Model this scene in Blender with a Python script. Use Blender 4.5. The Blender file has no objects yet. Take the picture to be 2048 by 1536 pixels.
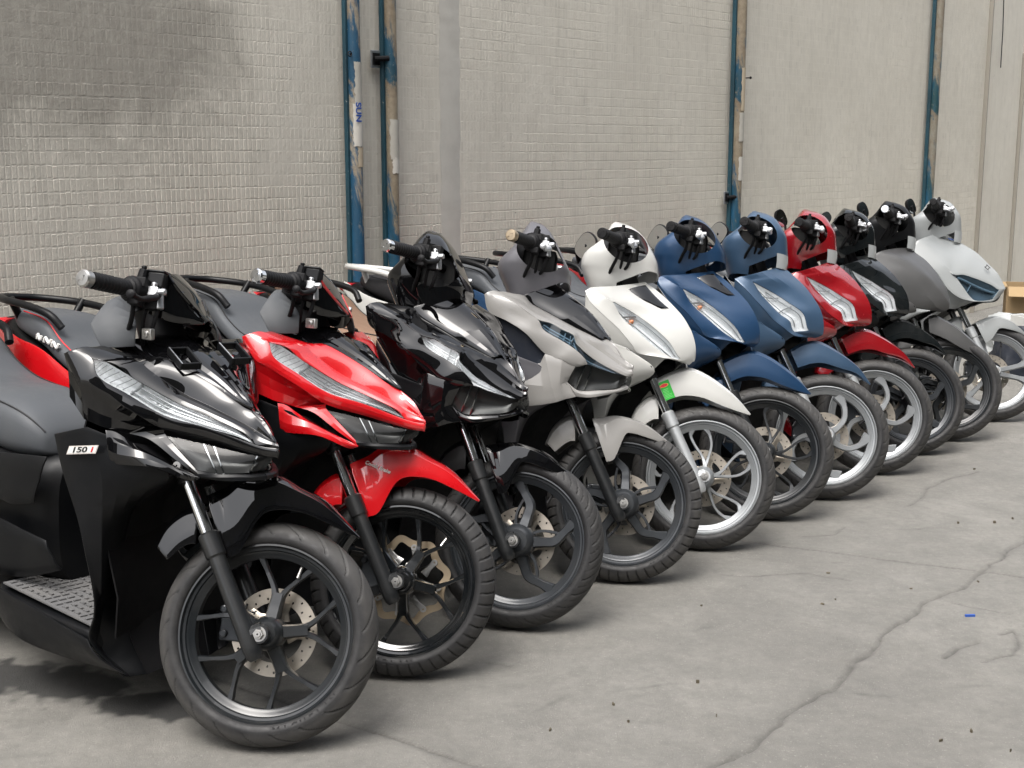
import bpy, bmesh, math, random
import numpy as np
from mathutils import Matrix, Vector
R=math.radians
random.seed(7); rng=np.random.default_rng(7)
sc=bpy.context.scene
COL=sc.collection
# ---------------------------------------------------------------- camera
cam=bpy.data.cameras.new('camera'); cam.sensor_width=36; cam.lens=2540/2048*36
cam.clip_start=.05; cam.clip_end=400
co=bpy.data.objects.new('camera',cam); COL.objects.link(co); sc.camera=co
co.location=(0,0,1.37); co.rotation_euler=(R(90)-math.atan(468/2540),0,0)
# ---------------------------------------------------------------- world and sun (bright overcast)
SUN_EL,SUN_AZ=R(66),R(205)          # azimuth clockwise from +Y: behind the camera, a little left
w=bpy.data.worlds.new('World'); sc.world=w; w.use_nodes=True
nt=w.node_tree; nt.nodes.clear()
sky=nt.nodes.new('ShaderNodeTexSky'); sky.sky_type='NISHITA'; sky.sun_disc=False
sky.sun_elevation=SUN_EL; sky.sun_rotation=SUN_AZ; sky.air_density=1.0; sky.dust_density=6.0; sky.ozone_density=1.0
hsv=nt.nodes.new('ShaderNodeHueSaturation'); hsv.inputs['Saturation'].default_value=.30
bg=nt.nodes.new('ShaderNodeBackground'); bg.inputs['Strength'].default_value=.15
ow=nt.nodes.new('ShaderNodeOutputWorld')
nt.links.new(sky.outputs[0],hsv.inputs['Color']); nt.links.new(hsv.outputs[0],bg.inputs[0]); nt.links.new(bg.outputs[0],ow.inputs[0])
sl=bpy.data.lights.new('sun','SUN'); sl.energy=.6; sl.angle=R(30); sl.color=(1,.96,.9)
so=bpy.data.objects.new('sun',sl); COL.objects.link(so)
sd=Vector((math.sin(SUN_AZ)*math.cos(SUN_EL),math.cos(SUN_AZ)*math.cos(SUN_EL),math.sin(SUN_EL)))
so.rotation_euler=sd.to_track_quat('Z','Y').to_euler(); so.location=(0,-3,8)
vs=sc.view_settings; vs.view_transform='Standard'; vs.look='None'; vs.exposure=1.22; vs.gamma=1.0; vs.use_curve_mapping=False
# ---------------------------------------------------------------- materials
MATS={}
class NT:
    def __init__(s,name):
        s.m=bpy.data.materials.new(name); s.m.use_nodes=True; s.t=s.m.node_tree; s.t.nodes.clear()
        s.out=s.n('ShaderNodeOutputMaterial')
    def n(s,t,**k):
        x=s.t.nodes.new(t)
        for a,b in k.items():
            if a.startswith('i_'):
                x.inputs[a[2:].replace('_',' ')].default_value=b
            else: setattr(x,a,b)
        return x
    def l(s,a,b): s.t.links.new(a,b)
    def coord(s,kind='Object'): return s.n('ShaderNodeTexCoord').outputs[kind]
    def noise(s,scale,detail=4,rough=.6,vec=None,dist=0):
        x=s.n('ShaderNodeTexNoise'); x.inputs['Scale'].default_value=scale; x.inputs['Detail'].default_value=detail
        x.inputs['Roughness'].default_value=rough; x.inputs['Distortion'].default_value=dist
        s.l(vec if vec is not None else s.coord(),x.inputs['Vector']); return x.outputs['Fac']
    def ramp(s,fac,stops):
        x=s.n('ShaderNodeValToRGB'); e=x.color_ramp.elements
        while len(e)<len(stops): e.new(.5)
        for a,(p,c) in zip(e,stops):
            a.position=p; a.color=(c,c,c,1) if not hasattr(c,'__len__') else (*c,1)
        s.l(fac,x.inputs[0]); return x.outputs[0]
    def mix(s,fac,a,b,mode='MIX'):
        x=s.n('ShaderNodeMix',data_type='RGBA',blend_type=mode)
        for sock,v in ((0,fac),(6,a),(7,b)):
            if hasattr(v,'is_linked'): s.l(v,x.inputs[sock])
            elif sock==0: x.inputs[0].default_value=v
            else: x.inputs[sock].default_value=(*v,1)
        return x.outputs[2]
    def bump(s,h,strength,dist=.002):
        x=s.n('ShaderNodeBump'); x.inputs['Strength'].default_value=strength; x.inputs['Distance'].default_value=dist
        s.l(h,x.inputs['Height']); return x.outputs[0]
    def bsdf(s,col,rough,metal=0,normal=None,**k):
        b=s.n('ShaderNodeBsdfPrincipled')
        for nm,v in (('Base Color',col),('Roughness',rough),('Metallic',metal),('Normal',normal)):
            if v is None: continue
            if hasattr(v,'is_linked'): s.l(v,b.inputs[nm])
            else: b.inputs[nm].default_value=(*v,1) if hasattr(v,'__len__') else v
        for a,v in k.items(): b.inputs[a.replace('_',' ')].default_value=v
        s.l(b.outputs[0],s.out.inputs[0]); return b
DUST=(.23,.215,.19)
def paint(name,col,rough=.22,coat=1.0,metal=0.0,dust=.10,cior=1.5,cr=.03,spec=.5):
    t=NT(name)
    d=t.ramp(t.noise(9,6,.7),[(.45,0),(.8,1)])
    dm=t.n('ShaderNodeMath',operation='MULTIPLY'); t.l(d,dm.inputs[0]); dm.inputs[1].default_value=dust
    sp=t.ramp(t.noise(420,2,.5),[(.74,0),(.78,1)])
    ds=t.n('ShaderNodeMath',operation='MULTIPLY_ADD'); t.l(sp,ds.inputs[0]); ds.inputs[1].default_value=dust*2.2; t.l(dm.outputs[0],ds.inputs[2])
    c=t.mix(ds.outputs[0],col,DUST)
    rr=t.ramp(t.noise(14,5,.7),[(.3,rough),(.8,min(1,rough+.12))])
    nb=t.bump(t.noise(700,2,.5),.03,.0006) if coat<.5 else None
    t.bsdf(c,rr,metal,nb,Coat_Weight=coat,Coat_Roughness=cr,Coat_IOR=cior,Specular_IOR_Level=spec)
    return t.m
def plastic(name,col,rough=.5,dust=.12,bump=.18,scale=900,spec=.22):
    t=NT(name)
    d=t.ramp(t.noise(7,7,.7),[(.42,0),(.85,1)])
    dm=t.n('ShaderNodeMath',operation='MULTIPLY'); t.l(d,dm.inputs[0]); dm.inputs[1].default_value=dust
    c=t.mix(dm.outputs[0],col,DUST)
    rr=t.ramp(t.noise(20,5,.7),[(.3,rough-.06),(.8,min(1,rough+.15))])
    t.bsdf(c,rr,0,t.bump(t.noise(scale,2,.5),bump,.0006),Specular_IOR_Level=spec)
    return t.m
def metal(name,col,rough=.3,var=.12,dirt=.2):
    t=NT(name)
    d=t.ramp(t.noise(25,7,.75),[(.45,0),(.85,1)])
    dm=t.n('ShaderNodeMath',operation='MULTIPLY'); t.l(d,dm.inputs[0]); dm.inputs[1].default_value=dirt
    c=t.mix(dm.outputs[0],col,(.10,.085,.07))
    rr=t.ramp(t.noise(40,4,.6),[(.3,rough),(.8,rough+var)])
    t.bsdf(c,rr,1.0,t.bump(t.noise(300,3,.6),.06,.001))
    return t.m
def rubber(name,dust=.55):
    t=NT(name)
    a=t.ramp(t.noise(16,7,.72),[(.38,0),(.8,1)])
    b=t.ramp(t.noise(240,3,.6),[(.4,.5),(.8,1)])
    m=t.n('ShaderNodeMath',operation='MULTIPLY'); t.l(a,m.inputs[0]); t.l(b,m.inputs[1])
    m2=t.n('ShaderNodeMath',operation='MULTIPLY'); t.l(m.outputs[0],m2.inputs[0]); m2.inputs[1].default_value=dust
    at=t.n('ShaderNodeAttribute',attribute_name='tread'); ag=t.n('ShaderNodeAttribute',attribute_name='groove')
    m3=t.n('ShaderNodeMath',operation='MULTIPLY_ADD'); t.l(at.outputs['Fac'],m3.inputs[0]); m3.inputs[1].default_value=dust*.9; t.l(m2.outputs[0],m3.inputs[2]); m3.use_clamp=True
    c=t.mix(m3.outputs[0],(.011,.011,.012),(.17,.162,.15)); c=t.mix(ag.outputs['Fac'],c,(.008,.008,.008))
    t.bsdf(c,t.ramp(t.noise(60,4,.6),[(.3,.5),(.8,.78)]),0,t.bump(t.noise(500,3,.6),.2,.0008))
    return t.m
def glass(name,tint=(1,1,1),ior=1.65):
    t=NT(name)
    tr=t.n('ShaderNodeBsdfTransparent'); tr.inputs[0].default_value=(*tint,1)
    gl=t.n('ShaderNodeBsdfGlossy'); gl.inputs['Roughness'].default_value=.02
    lw=t.n('ShaderNodeLayerWeight'); pw=t.n('ShaderNodeMath',operation='POWER'); t.l(lw.outputs['Facing'],pw.inputs[0]); pw.inputs[1].default_value=5.0
    f0=((ior-1)/(ior+1))**2; fr=t.n('ShaderNodeMath',operation='MULTIPLY_ADD'); t.l(pw.outputs[0],fr.inputs[0]); fr.inputs[1].default_value=1-f0; fr.inputs[2].default_value=f0
    mx=t.n('ShaderNodeMixShader'); t.l(fr.outputs[0],mx.inputs[0]); t.l(tr.outputs[0],mx.inputs[1]); t.l(gl.outputs[0],mx.inputs[2])
    t.l(mx.outputs[0],t.out.inputs[0]); return t.m
def flat(name,col,rough=.5,metalness=0):
    t=NT(name); t.bsdf(t.mix(t.ramp(t.noise(60,4,.6),[(.3,.0),(.9,.25)]),col,tuple(.7*c for c in col)),rough,metalness); return t.m
P_=dict(
 gloss_black=paint('gloss_black_paint',(.003,.003,.0035),.12,dust=.008,cior=1.62,cr=.010,spec=0.0),
 red=paint('red_paint',(.55,.003,.007),.25,dust=.01,cior=1.7,cr=.015),
 beige=paint('beige_pearl_paint',(.265,.258,.246),.34,coat=.35,dust=.06),
 white=paint('white_pearl_paint',(.56,.56,.535),.28,coat=.7,dust=.04),
 blue=paint('matte_blue_paint',(.013,.048,.115),.36,coat=.5,metal=.25,dust=.03,cr=.22),
 paleblue=paint('matte_pale_blue_paint',(.040,.082,.145),.40,coat=.5,metal=.25,dust=.04,cr=.26),
 darkred=paint('metallic_dark_red_paint',(.30,.005,.010),.2,dust=.04,metal=.2,cior=1.8,cr=.015),
 black2=paint('worn_black_paint',(.008,.010,.011),.16,dust=.06,cior=1.6,cr=.02,spec=0.0),
 grey=paint('matte_dark_grey_paint',(.070,.070,.070),.42,coat=.4,dust=.06,cr=.25),
 palegrey=paint('pale_grey_paint',(.29,.305,.305),.36,coat=.3,dust=.08),
 plum=paint('satin_plum_grey_plastic',(.10,.098,.108),.36,coat=.25,dust=.06),
 navy=plastic('satin_dark_navy_plastic',(.022,.026,.036),.38),
 plastic=plastic('satin_black_plastic',(.0045,.005,.006),.36,dust=.03),
 matte=plastic('matte_black_plastic',(.005,.005,.006),.55,dust=.04),
 greyplastic=plastic('grey_plastic',(.070,.075,.081),.5),
 mat=plastic('worn_grey_floor_mat',(.12,.12,.122),.7,dust=.35),
 deep=plastic('deep_black_plastic',(.006,.006,.006),.6,dust=.02),
 seat=plastic('grey_vinyl',(.080,.086,.094),.45,dust=.08,bump=.5,scale=420),
 seatblack=plastic('black_vinyl',(.018,.018,.02),.45,dust=.05,bump=.5,scale=420),
 seatbrown=plastic('brown_vinyl',(.20,.125,.085),.5,dust=.05,bump=.5,scale=420),
 rubber=rubber('tyre_rubber',.26), rubber2=rubber('dark_tyre_rubber',.13), griprubber=plastic('grip_rubber',(.010,.010,.011),.55,dust=.08),
 rimblack=paint('satin_black_rim',(.009,.011,.013),.32,coat=.4,dust=.06), rimgloss=paint('gloss_black_rim',(.005,.006,.007),.12,dust=.05),
 rimgrey=paint('dark_grey_rim',(.032,.036,.041),.36,coat=.3,metal=.4,dust=.08), rimsilver=paint('silver_rim',(.30,.315,.325),.36,coat=.3,metal=.55,dust=.12),
 chrome=metal('chrome',(.75,.76,.77),.09,.06,.12), steel=metal('brushed_steel',(.52,.51,.49),.32), alloy=metal('cast_alloy',(.55,.56,.57),.42,dirt=.3),
 disc=metal('brake_disc_steel',(.50,.45,.38),.34,.1,.3), bronze=metal('bronze_disc',(.45,.36,.25),.34), forkblack=paint('black_fork_paint',(.008,.009,.010),.34,coat=.3,dust=.06),
 forksilver=paint('silver_fork_paint',(.50,.52,.53),.4,coat=.2,metal=.6,dust=.12),
 lens=glass('clear_lens',(.93,.95,.96)), smoked=glass('smoked_lens',(.50,.51,.51),1.33), bluelens=glass('blue_tinted_lens',(.62,.78,.90)),
 reflector=paint('lamp_reflector',(.78,.79,.80),.22,coat=.8,metal=.15,dust=.01), darkreflector=paint('dark_lamp_reflector',(.10,.10,.10),.3,coat=.5,metal=.3,dust=.02),
 guide=paint('grey_lamp_inserts',(.30,.31,.315),.3,coat=.5,metal=.4,dust=.02),
 amber=flat('amber_bulb',(.60,.22,.09),.3), mirror=metal('mirror_glass',(.8,.82,.83),.03,.01,.05), lightlens=paint('milky_lens',(.40,.42,.42),.2,dust=.05),
 whiteprint=flat('white_print',(.75,.75,.72)), blackprint=flat('black_print',(.01,.01,.01)), redprint=flat('red_print',(.6,.01,.02)),
 greenprint=flat('green_print',(.01,.36,.025),.35), yellowprint=flat('yellow_print',(.75,.6,.08),.4), blueprint=flat('blue_print',(.02,.08,.35),.5), silverprint=flat('silver_print',(.6,.55,.52),.4), palegreen=flat('pale_green_print',(.22,.6,.2),.4),
)
M=P_
# ---------------------------------------------------------------- mesh helpers
def mesh(name,v,f,smooth=30,merge=0):
    m=bpy.data.meshes.new(name); m.from_pydata([tuple(map(float,p)) for p in v],[],[tuple(map(int,q)) for q in f])
    if merge:
        bm=bmesh.new(); bm.from_mesh(m); bmesh.ops.remove_doubles(bm,verts=bm.verts,dist=merge)
        bmesh.ops.dissolve_degenerate(bm,dist=1e-5,edges=bm.edges); bm.to_mesh(m); bm.free()
    m.validate(); m.update()
    if smooth is not None:
        m.shade_smooth(); m.set_sharp_from_angle(angle=R(smooth))
    m.materials.append(None); return m
def fast(name,v,q,smooth=None):
    m=bpy.data.meshes.new(name); n=len(q)
    m.vertices.add(len(v)); m.vertices.foreach_set('co',np.ascontiguousarray(v,dtype=np.float32).ravel())
    m.loops.add(n*4); m.loops.foreach_set('vertex_index',np.ascontiguousarray(q,dtype=np.int32).ravel())
    m.polygons.add(n); m.polygons.foreach_set('loop_start',np.arange(0,n*4,4,dtype=np.int32)); m.polygons.foreach_set('loop_total',np.full(n,4,dtype=np.int32))
    m.update(calc_edges=True); m.validate()
    if smooth is not None:
        m.shade_smooth(); m.set_sharp_from_angle(angle=R(smooth))
    else: m.shade_flat()
    m.materials.append(None); return m
BAKED={}
def bake(me,solid,bevel):
    """panel thickness and softened edges, worked into the mesh once and shared"""
    key=(me.name,solid,bevel)
    if key in BAKED: return BAKED[key]
    o=bpy.data.objects.new('tmp_bake',me); COL.objects.link(o)
    if solid:
        m=o.modifiers.new('thickness','SOLIDIFY'); m.thickness=solid; m.offset=-1; m.use_even_offset=False
    if bevel:
        m=o.modifiers.new('soft_edges','BEVEL'); m.width=bevel; m.segments=2; m.limit_method='ANGLE'; m.angle_limit=R(38)
    bpy.context.view_layer.update()
    out=bpy.data.meshes.new_from_object(o.evaluated_get(bpy.context.evaluated_depsgraph_get())); bpy.data.objects.remove(o)
    out.materials.clear(); out.materials.append(None)
    bm=bmesh.new(); bm.from_mesh(out)
    for e in bm.edges:
        if len(e.link_faces)==2 and e.calc_face_angle(0)>R(38): e.smooth=False
    bm.to_mesh(out); bm.free()
    BAKED[key]=out; return out
def ob(name,me,mat,parent=None,mx=None,solid=0,bevel=0,**props):
    if me is not None and (solid or bevel): me=bake(me,solid,bevel)
    o=bpy.data.objects.new(name,me); COL.objects.link(o)
    if me is not None and mat is not None:
        if not me.materials: me.materials.append(None)
        o.material_slots[0].link='OBJECT'; o.material_slots[0].material=mat
    if parent is not None: o.parent=parent
    if mx is not None: o.matrix_local=mx
    for k,v in props.items(): o[k]=v
    return o
def thing(name,label,cat,mx=None,group=None):
    o=bpy.data.objects.new(name,None); COL.objects.link(o); o.empty_display_size=.1
    o['label']=label; o['category']=cat
    if group: o['group']=group
    if mx is not None: o.matrix_world=mx
    return o
class G:
    """collects verts and faces of one mesh"""
    def __init__(s): s.v=[]; s.f=[]
    def add(s,v,f):
        k=len(s.v); s.v+= [tuple(p) for p in v]; s.f+=[tuple(i+k for i in q) for q in f]; return s
    def grid(s,g,closed=False,flip=False):
        g=np.asarray(g,float); a,b=g.shape[:2]; v=g.reshape(-1,3); f=[]
        for i in range(a-1):
            for j in range(b if closed else b-1):
                j2=(j+1)%b; q=(i*b+j,i*b+j2,(i+1)*b+j2,(i+1)*b+j); f.append(q[::-1] if flip else q)
        return s.add(v,f)
    def box(s,c,d,mx=None):
        c=np.array(c);d=np.array(d)/2
        v=[c+d*np.array(k) for k in ((-1,-1,-1),(1,-1,-1),(1,1,-1),(-1,1,-1),(-1,-1,1),(1,-1,1),(1,1,1),(-1,1,1))]
        if mx is not None: v=[mx@Vector(p) for p in v]
        return s.add(v,[(3,2,1,0),(4,5,6,7),(0,1,5,4),(1,2,6,5),(2,3,7,6),(3,0,4,7)])
    def tube(s,pts,r,n=12,cap=True):
        pts=[Vector(p) for p in pts]; rs=r if hasattr(r,'__len__') else [r]*len(pts)
        rings=[]; up=None
        for i,p in enumerate(pts):
            d=(pts[min(i+1,len(pts)-1)]-pts[max(i-1,0)]).normalized()
            if up is None: up=d.orthogonal().normalized()
            up=(up-d*up.dot(d)).normalized(); b=d.cross(up)
            rings.append([p+(up*math.cos(2*math.pi*k/n)+b*math.sin(2*math.pi*k/n))*rs[i] for k in range(n)])
        k=len(s.v); s.grid([[tuple(q) for q in r_] for r_ in rings],closed=True,flip=True)
        if cap:
            s.f.append(tuple(k+j for j in range(n))); s.f.append(tuple(k+(len(pts)-1)*n+j for j in reversed(range(n))))
        return s
    def lathe(s,prof,n=48,c=(0,0,0),close=False):
        """profile of (radius, y) turned about the y axis"""
        pr=list(prof)+([prof[0]] if close else [])
        g=[[(c[0]+r*math.cos(2*math.pi*k/n),c[1]+y,c[2]+r*math.sin(2*math.pi*k/n)) for k in range(n)] for r,y in pr]
        return s.grid(g,closed=True)
    def mesh(s,name,smooth=30,merge=0): return mesh(name,s.v,s.f,smooth,merge)
def catmull(P,n):
    P=np.asarray(P,float); out=[]
    ext=np.vstack([2*P[0]-P[1],P,2*P[-1]-P[-2]])
    for i in range(len(P)-1):
        p0,p1,p2,p3=ext[i:i+4]
        for k in range(n):
            t=k/n; out.append(.5*((2*p1)+(-p0+p2)*t+(2*p0-5*p1+4*p2-p3)*t*t+(-p0+3*p1-3*p2+p3)*t**3))
    out.append(P[-1]); return np.array(out)
def mir(v): return [(p[0],-p[1],p[2]) for p in v]
def normals_grid(g):
    du=np.gradient(g,axis=1); dv=np.gradient(g,axis=0); n=np.cross(du,dv); l=np.linalg.norm(n,axis=2,keepdims=True); n=n/np.maximum(l,1e-9)
    c=g.mean(axis=(0,1)); d=c-np.array([-.32,0.0,.66]); s=np.sign((n*d).sum(axis=2).mean()) or 1
    return n*s
def patch(rows,n=8,cross=3,bulge=0.0,lin=False):
    """rows of traced points -> fine grid; curved along the rows, straight (or bulged) across them"""
    def ln(P):
        P=np.asarray(P,float); return np.vstack([P[i]+(P[i+1]-P[i])*k/n for i in range(len(P)-1) for k in range(n)]+[P[-1]])
    R_=[(ln if lin else catmull)(*((np.array(r)/1000.,) if lin else (np.array(r)/1000.,n))) for r in rows]
    g=[]
    for a,b in zip(R_[:-1],R_[1:]):
        for k in range(cross): g.append(a+(b-a)*k/cross)
    g.append(R_[-1]); g=np.array(g)
    if bulge:
        nn=normals_grid(g); t=(np.arange(len(g))%cross)/cross; g=g+nn*(4*t*(1-t)*bulge)[:,None,None]
    return g
def patch_smooth(rows,n=5,m=5):
    a=np.array([catmull(np.array(r)/1000.,n) for r in rows])
    return np.array([catmull(a[:,j],m) for j in range(a.shape[1])]).transpose(1,0,2)
def gridmesh(name,g,mirror=True,offset=0,smooth=30,cells=None,side=None):
    """mesh of a traced grid; mirror adds the left half; outward-facing normals"""
    g=np.array(g); nn=normals_grid(g)
    if offset: g=g+nn*offset
    a,b=g.shape[:2]; v=g.reshape(-1,3); f=[]
    e1=g[1:,:-1]-g[:-1,:-1]; 
    for i in range(a-1):
        for j in range(b-1):
            if cells is not None and not cells(i,j): continue
            f.append((i*b+j,i*b+j+1,(i+1)*b+j+1,(i+1)*b+j))
    # orientation
    fn=np.cross(np.gradient(g,axis=1),np.gradient(g,axis=0)); 
    if (fn*nn).sum()<0: f=[q[::-1] for q in f]
    if side==1: v=np.array(mir(v)); f=[q[::-1] for q in f]
    if mirror:
        k=len(v); f=f+[tuple(x+k for x in q[::-1]) for q in f]; v=np.vstack([v,np.array(mir(v))])
    m=mesh(name,v,f,smooth,merge=.0004)
    bm=bmesh.new(); bm.from_mesh(m); bmesh.ops.delete(bm,geom=[x for x in bm.verts if not x.link_faces],context='VERTS'); bm.to_mesh(m); bm.free(); m.update()
    return m
def text_mesh(txt,size=1.0,extrude=.0,bold=False,shear=0.0):
    c=bpy.data.curves.new('lettering','FONT'); c.body=txt; c.size=size; c.extrude=extrude; c.shear=shear; c.align_x='CENTER'; c.align_y='CENTER'
    if bold: c.offset=.025*size
    o=bpy.data.objects.new('lettering_tmp',c); COL.objects.link(o); bpy.context.view_layer.update()
    me=bpy.data.meshes.new_from_object(o.evaluated_get(bpy.context.evaluated_depsgraph_get())); bpy.data.objects.remove(o)
    me.materials.clear(); me.materials.append(None); return me
def basis(o,x,y):
    """frame at o with its x axis along x and its y axis near y"""
    x=Vector(x).normalized(); y=Vector(y); z=x.cross(y).normalized(); y=z.cross(x)
    m=Matrix((x,y,z)).transposed().to_4x4(); m.translation=Vector(o); return m
# ---------------------------------------------------------------- ground: one concrete sheet with cracks and joints
def vnoise(x,y,s,seed=0):
    r=np.random.default_rng(seed).random((64,64)); x=np.asarray(x)*s; y=np.asarray(y)*s
    xi=np.floor(x).astype(int); yi=np.floor(y).astype(int); fx=x-xi; fy=y-yi; fx=fx*fx*(3-2*fx); fy=fy*fy*(3-2*fy)
    g=lambda a,b: r[a%64,b%64]
    return (g(xi,yi)*(1-fx)+g(xi+1,yi)*fx)*(1-fy)+(g(xi,yi+1)*(1-fx)+g(xi+1,yi+1)*fx)*fy
def fbm(x,y,s,o=4,seed=0): return sum(vnoise(x,y,s*2**k,seed+k)*.5**k for k in range(o))/sum(.5**k for k in range(o))
def pdist(X,Y,pl):
    d=np.full(X.shape,9.)
    for (x0,y0),(x1,y1) in zip(pl[:-1],pl[1:]):
        L=(x1-x0)**2+(y1-y0)**2; t=np.clip(((X-x0)*(x1-x0)+(Y-y0)*(y1-y0))/L,0,1)
        d=np.minimum(d,np.hypot(X-x0-t*(x1-x0),Y-y0-t*(y1-y0)))
    return d
CRACKS=[([(.20,2.35),(.446,2.659),(.557,2.771),(.795,3.079),(1.022,3.382),(1.251,3.658),(1.509,3.956),(1.817,4.331),(2.4,5.05),(3.1,6.1)],.0065,.010,.035,.9),
 ([(-.85,3.2),(-.42,2.904),(-.061,2.659),(.35,2.36)],.0045,.008,.006,.8),
 ([(.2,4.63),(.829,4.343),(1.519,4.031),(1.668,3.956),(2.3,3.67)],.0045,.008,.006,.9),
 ([(1.548,4.815),(1.65,4.939),(1.678,5.0),(1.708,5.062),(1.801,5.183),(2.006,5.343)],.004,.006,.02,.7),
 ([(1.173,3.285),(1.211,3.317),(1.249,3.356),(1.324,3.4)],.005,.008,.02,.9),
 ([(1.276,3.265),(1.338,3.289),(1.388,3.303),(1.417,3.36),(1.445,3.484),(1.394,3.449)],.004,.006,.02,.8),
 ([(.694,3.985),(.757,3.961),(.876,3.971),(.969,3.995),(1.094,3.917)],.0035,.005,.02,.6),
 ([(1.052,4.402),(1.163,4.432),(1.234,4.532)],.0035,.005,.02,.6),
 ([(1.368,3.714),(1.425,3.68),(1.492,3.616)],.003,.004,.02,.5),([(-.067,3.258),(-.005,3.241)],.003,.004,.01,.5)]
hx=.0082; xs=np.arange(-2.1,3.6,hx); ys=np.arange(2.35,7.8,hx)
X,Y=np.meshgrid(xs,ys); Z=np.zeros_like(X); WEAR=np.zeros_like(X)
Z+=(fbm(X,Y,1.1,3,3)-.5)*.010+(fbm(X,Y,9,3,9)-.5)*.0035+(fbm(X,Y,38,2,14)-.5)*.0022
for pl_,wd,dp,jit,dk in CRACKS:
    jx=(fbm(X,Y,7,3,21)-.5)*jit*2.2; jy=(fbm(X,Y,7,3,33)-.5)*jit*2.2
    d=pdist(X+jx,Y+jy,pl_); ww=wd*(.35+1.5*fbm(X,Y,5,3,44))
    k=np.clip(1-d/np.maximum(ww*1.6,hx*1.15),0,1); Z-=dp*k; WEAR=np.maximum(WEAR,k*dk*.8*(.45+.8*fbm(X,Y,30,2,91)))
    halo=np.clip(1-d/(ww*7),0,1)*.25*dk; WEAR=np.maximum(WEAR,halo*fbm(X,Y,22,3,5))
# oil under the first scooter and a few tyre scuffs
def blob(cx,cy,rx,ry,seed,edge=.25):
    q=np.hypot((X-cx)/rx,(Y-cy)/ry)+(fbm(X,Y,6,4,seed)-.5)*1.5+(fbm(X,Y,30,2,seed+3)-.5)*.5
    return np.clip((1-q)/edge,0,1)
OIL=np.maximum.reduce([blob(-1.12,3.10,.20,.13,61),blob(-.92,2.99,.16,.08,64),blob(-1.42,3.16,.2,.1,67),blob(-.55,3.02,.12,.06,70)*.6])
for sx,sy,ang,ln in ((.35,3.1,.3,.12),(.9,3.05,-.2,.08),(.1,3.0,.9,.1),(1.2,3.1,.1,.07),(.55,3.5,.5,.05),(1.5,4.5,.2,.1),(1.9,4.4,.1,.12),(1.1,4.1,.0,.05)):
    a=(X-sx)*math.cos(ang)+(Y-sy)*math.sin(ang); b=-(X-sx)*math.sin(ang)+(Y-sy)*math.cos(ang)
    OIL=np.maximum(OIL,np.clip(1-np.abs(a)/ln,0,1)*np.clip(1-np.abs(b)/.012,0,1)*fbm(X,Y,40,2,int(sx*90))*.7)
edge=np.minimum.reduce([X-X.min(),X.max()-X,Y-Y.min(),Y.max()-Y]); Z*=np.clip(edge/.3,0,1)
nx,ny=len(xs),len(ys); idx=np.arange(nx*ny).reshape(ny,nx)
q=np.stack([idx[:-1,:-1],idx[:-1,1:],idx[1:,1:],idx[1:,:-1]],-1).reshape(-1,4)
v=np.stack([X,Y,Z],-1).reshape(-1,3)
x0,x1,y0,y1=X.min(),X.max(),Y.min(),Y.max(); B=150
ov=np.array([(-B,-B,0),(B,-B,0),(B,B,0),(-B,B,0),(x0,y0,0),(x1,y0,0),(x1,y1,0),(x0,y1,0)]); k=len(v)
oq=np.array([(0,1,5,4),(1,2,6,5),(2,3,7,6),(3,0,4,7)])+k
gm=fast('ground',np.vstack([v,ov]),np.vstack([q,oq]),smooth=60)
for nm,arr in (('wear',WEAR),('oil',OIL)):
    at=gm.attributes.new(nm,'FLOAT','POINT'); at.data.foreach_set('value',np.concatenate([arr.ravel(),np.zeros(8)]).astype(np.float32))
t=NT('concrete'); oc=t.coord()
c1=t.ramp(t.noise(.9,6,.62,oc),[(.3,(.170,.163,.147)),(.7,(.258,.248,.224))])
c2=t.mix(t.ramp(t.noise(6,7,.7,oc),[(.35,0),(.75,.65)]),c1,(.125,.122,.112))
c3=t.mix(t.ramp(t.noise(160,3,.6,oc),[(.60,0),(.72,.6)]),c2,(.36,.345,.315))
c4=t.mix(t.ramp(t.noise(120,4,.7,oc,.5),[(.66,0),(.72,.7)]),c3,(.13,.125,.115))
vz=t.n('ShaderNodeTexVoronoi'); vz.inputs['Scale'].default_value=7; t.l(oc,vz.inputs['Vector'])
c4=t.mix(t.ramp(vz.outputs['Distance'],[(.012,.75),(.022,0)]),c4,(.10,.09,.08))
aw=t.n('ShaderNodeAttribute',attribute_name='wear'); ao=t.n('ShaderNodeAttribute',attribute_name='oil')
c4=t.mix(t.ramp(t.noise(34,6,.75,oc),[(.40,0),(.72,.42)]),c4,(.105,.102,.095)); c4=t.mix(t.ramp(t.noise(2.3,7,.7,oc,1.2),[(.5,0),(.7,.30)]),c4,(.30,.29,.265))
c5=t.mix(aw.outputs['Fac'],c4,(.045,.042,.038)); 
om=t.n('ShaderNodeMath',operation='MULTIPLY'); t.l(ao.outputs['Fac'],om.inputs[0]); om.inputs[1].default_value=.9
c6=t.mix(om.outputs[0],c5,(.02,.02,.02))
t.bsdf(c6,t.ramp(t.noise(5,5,.6,oc),[(.3,.72),(.8,.95)]),0,t.bump(t.noise(230,5,.75,oc),.9,.005))
GROUND=ob('ground',gm,t.m,kind='structure')
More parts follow.
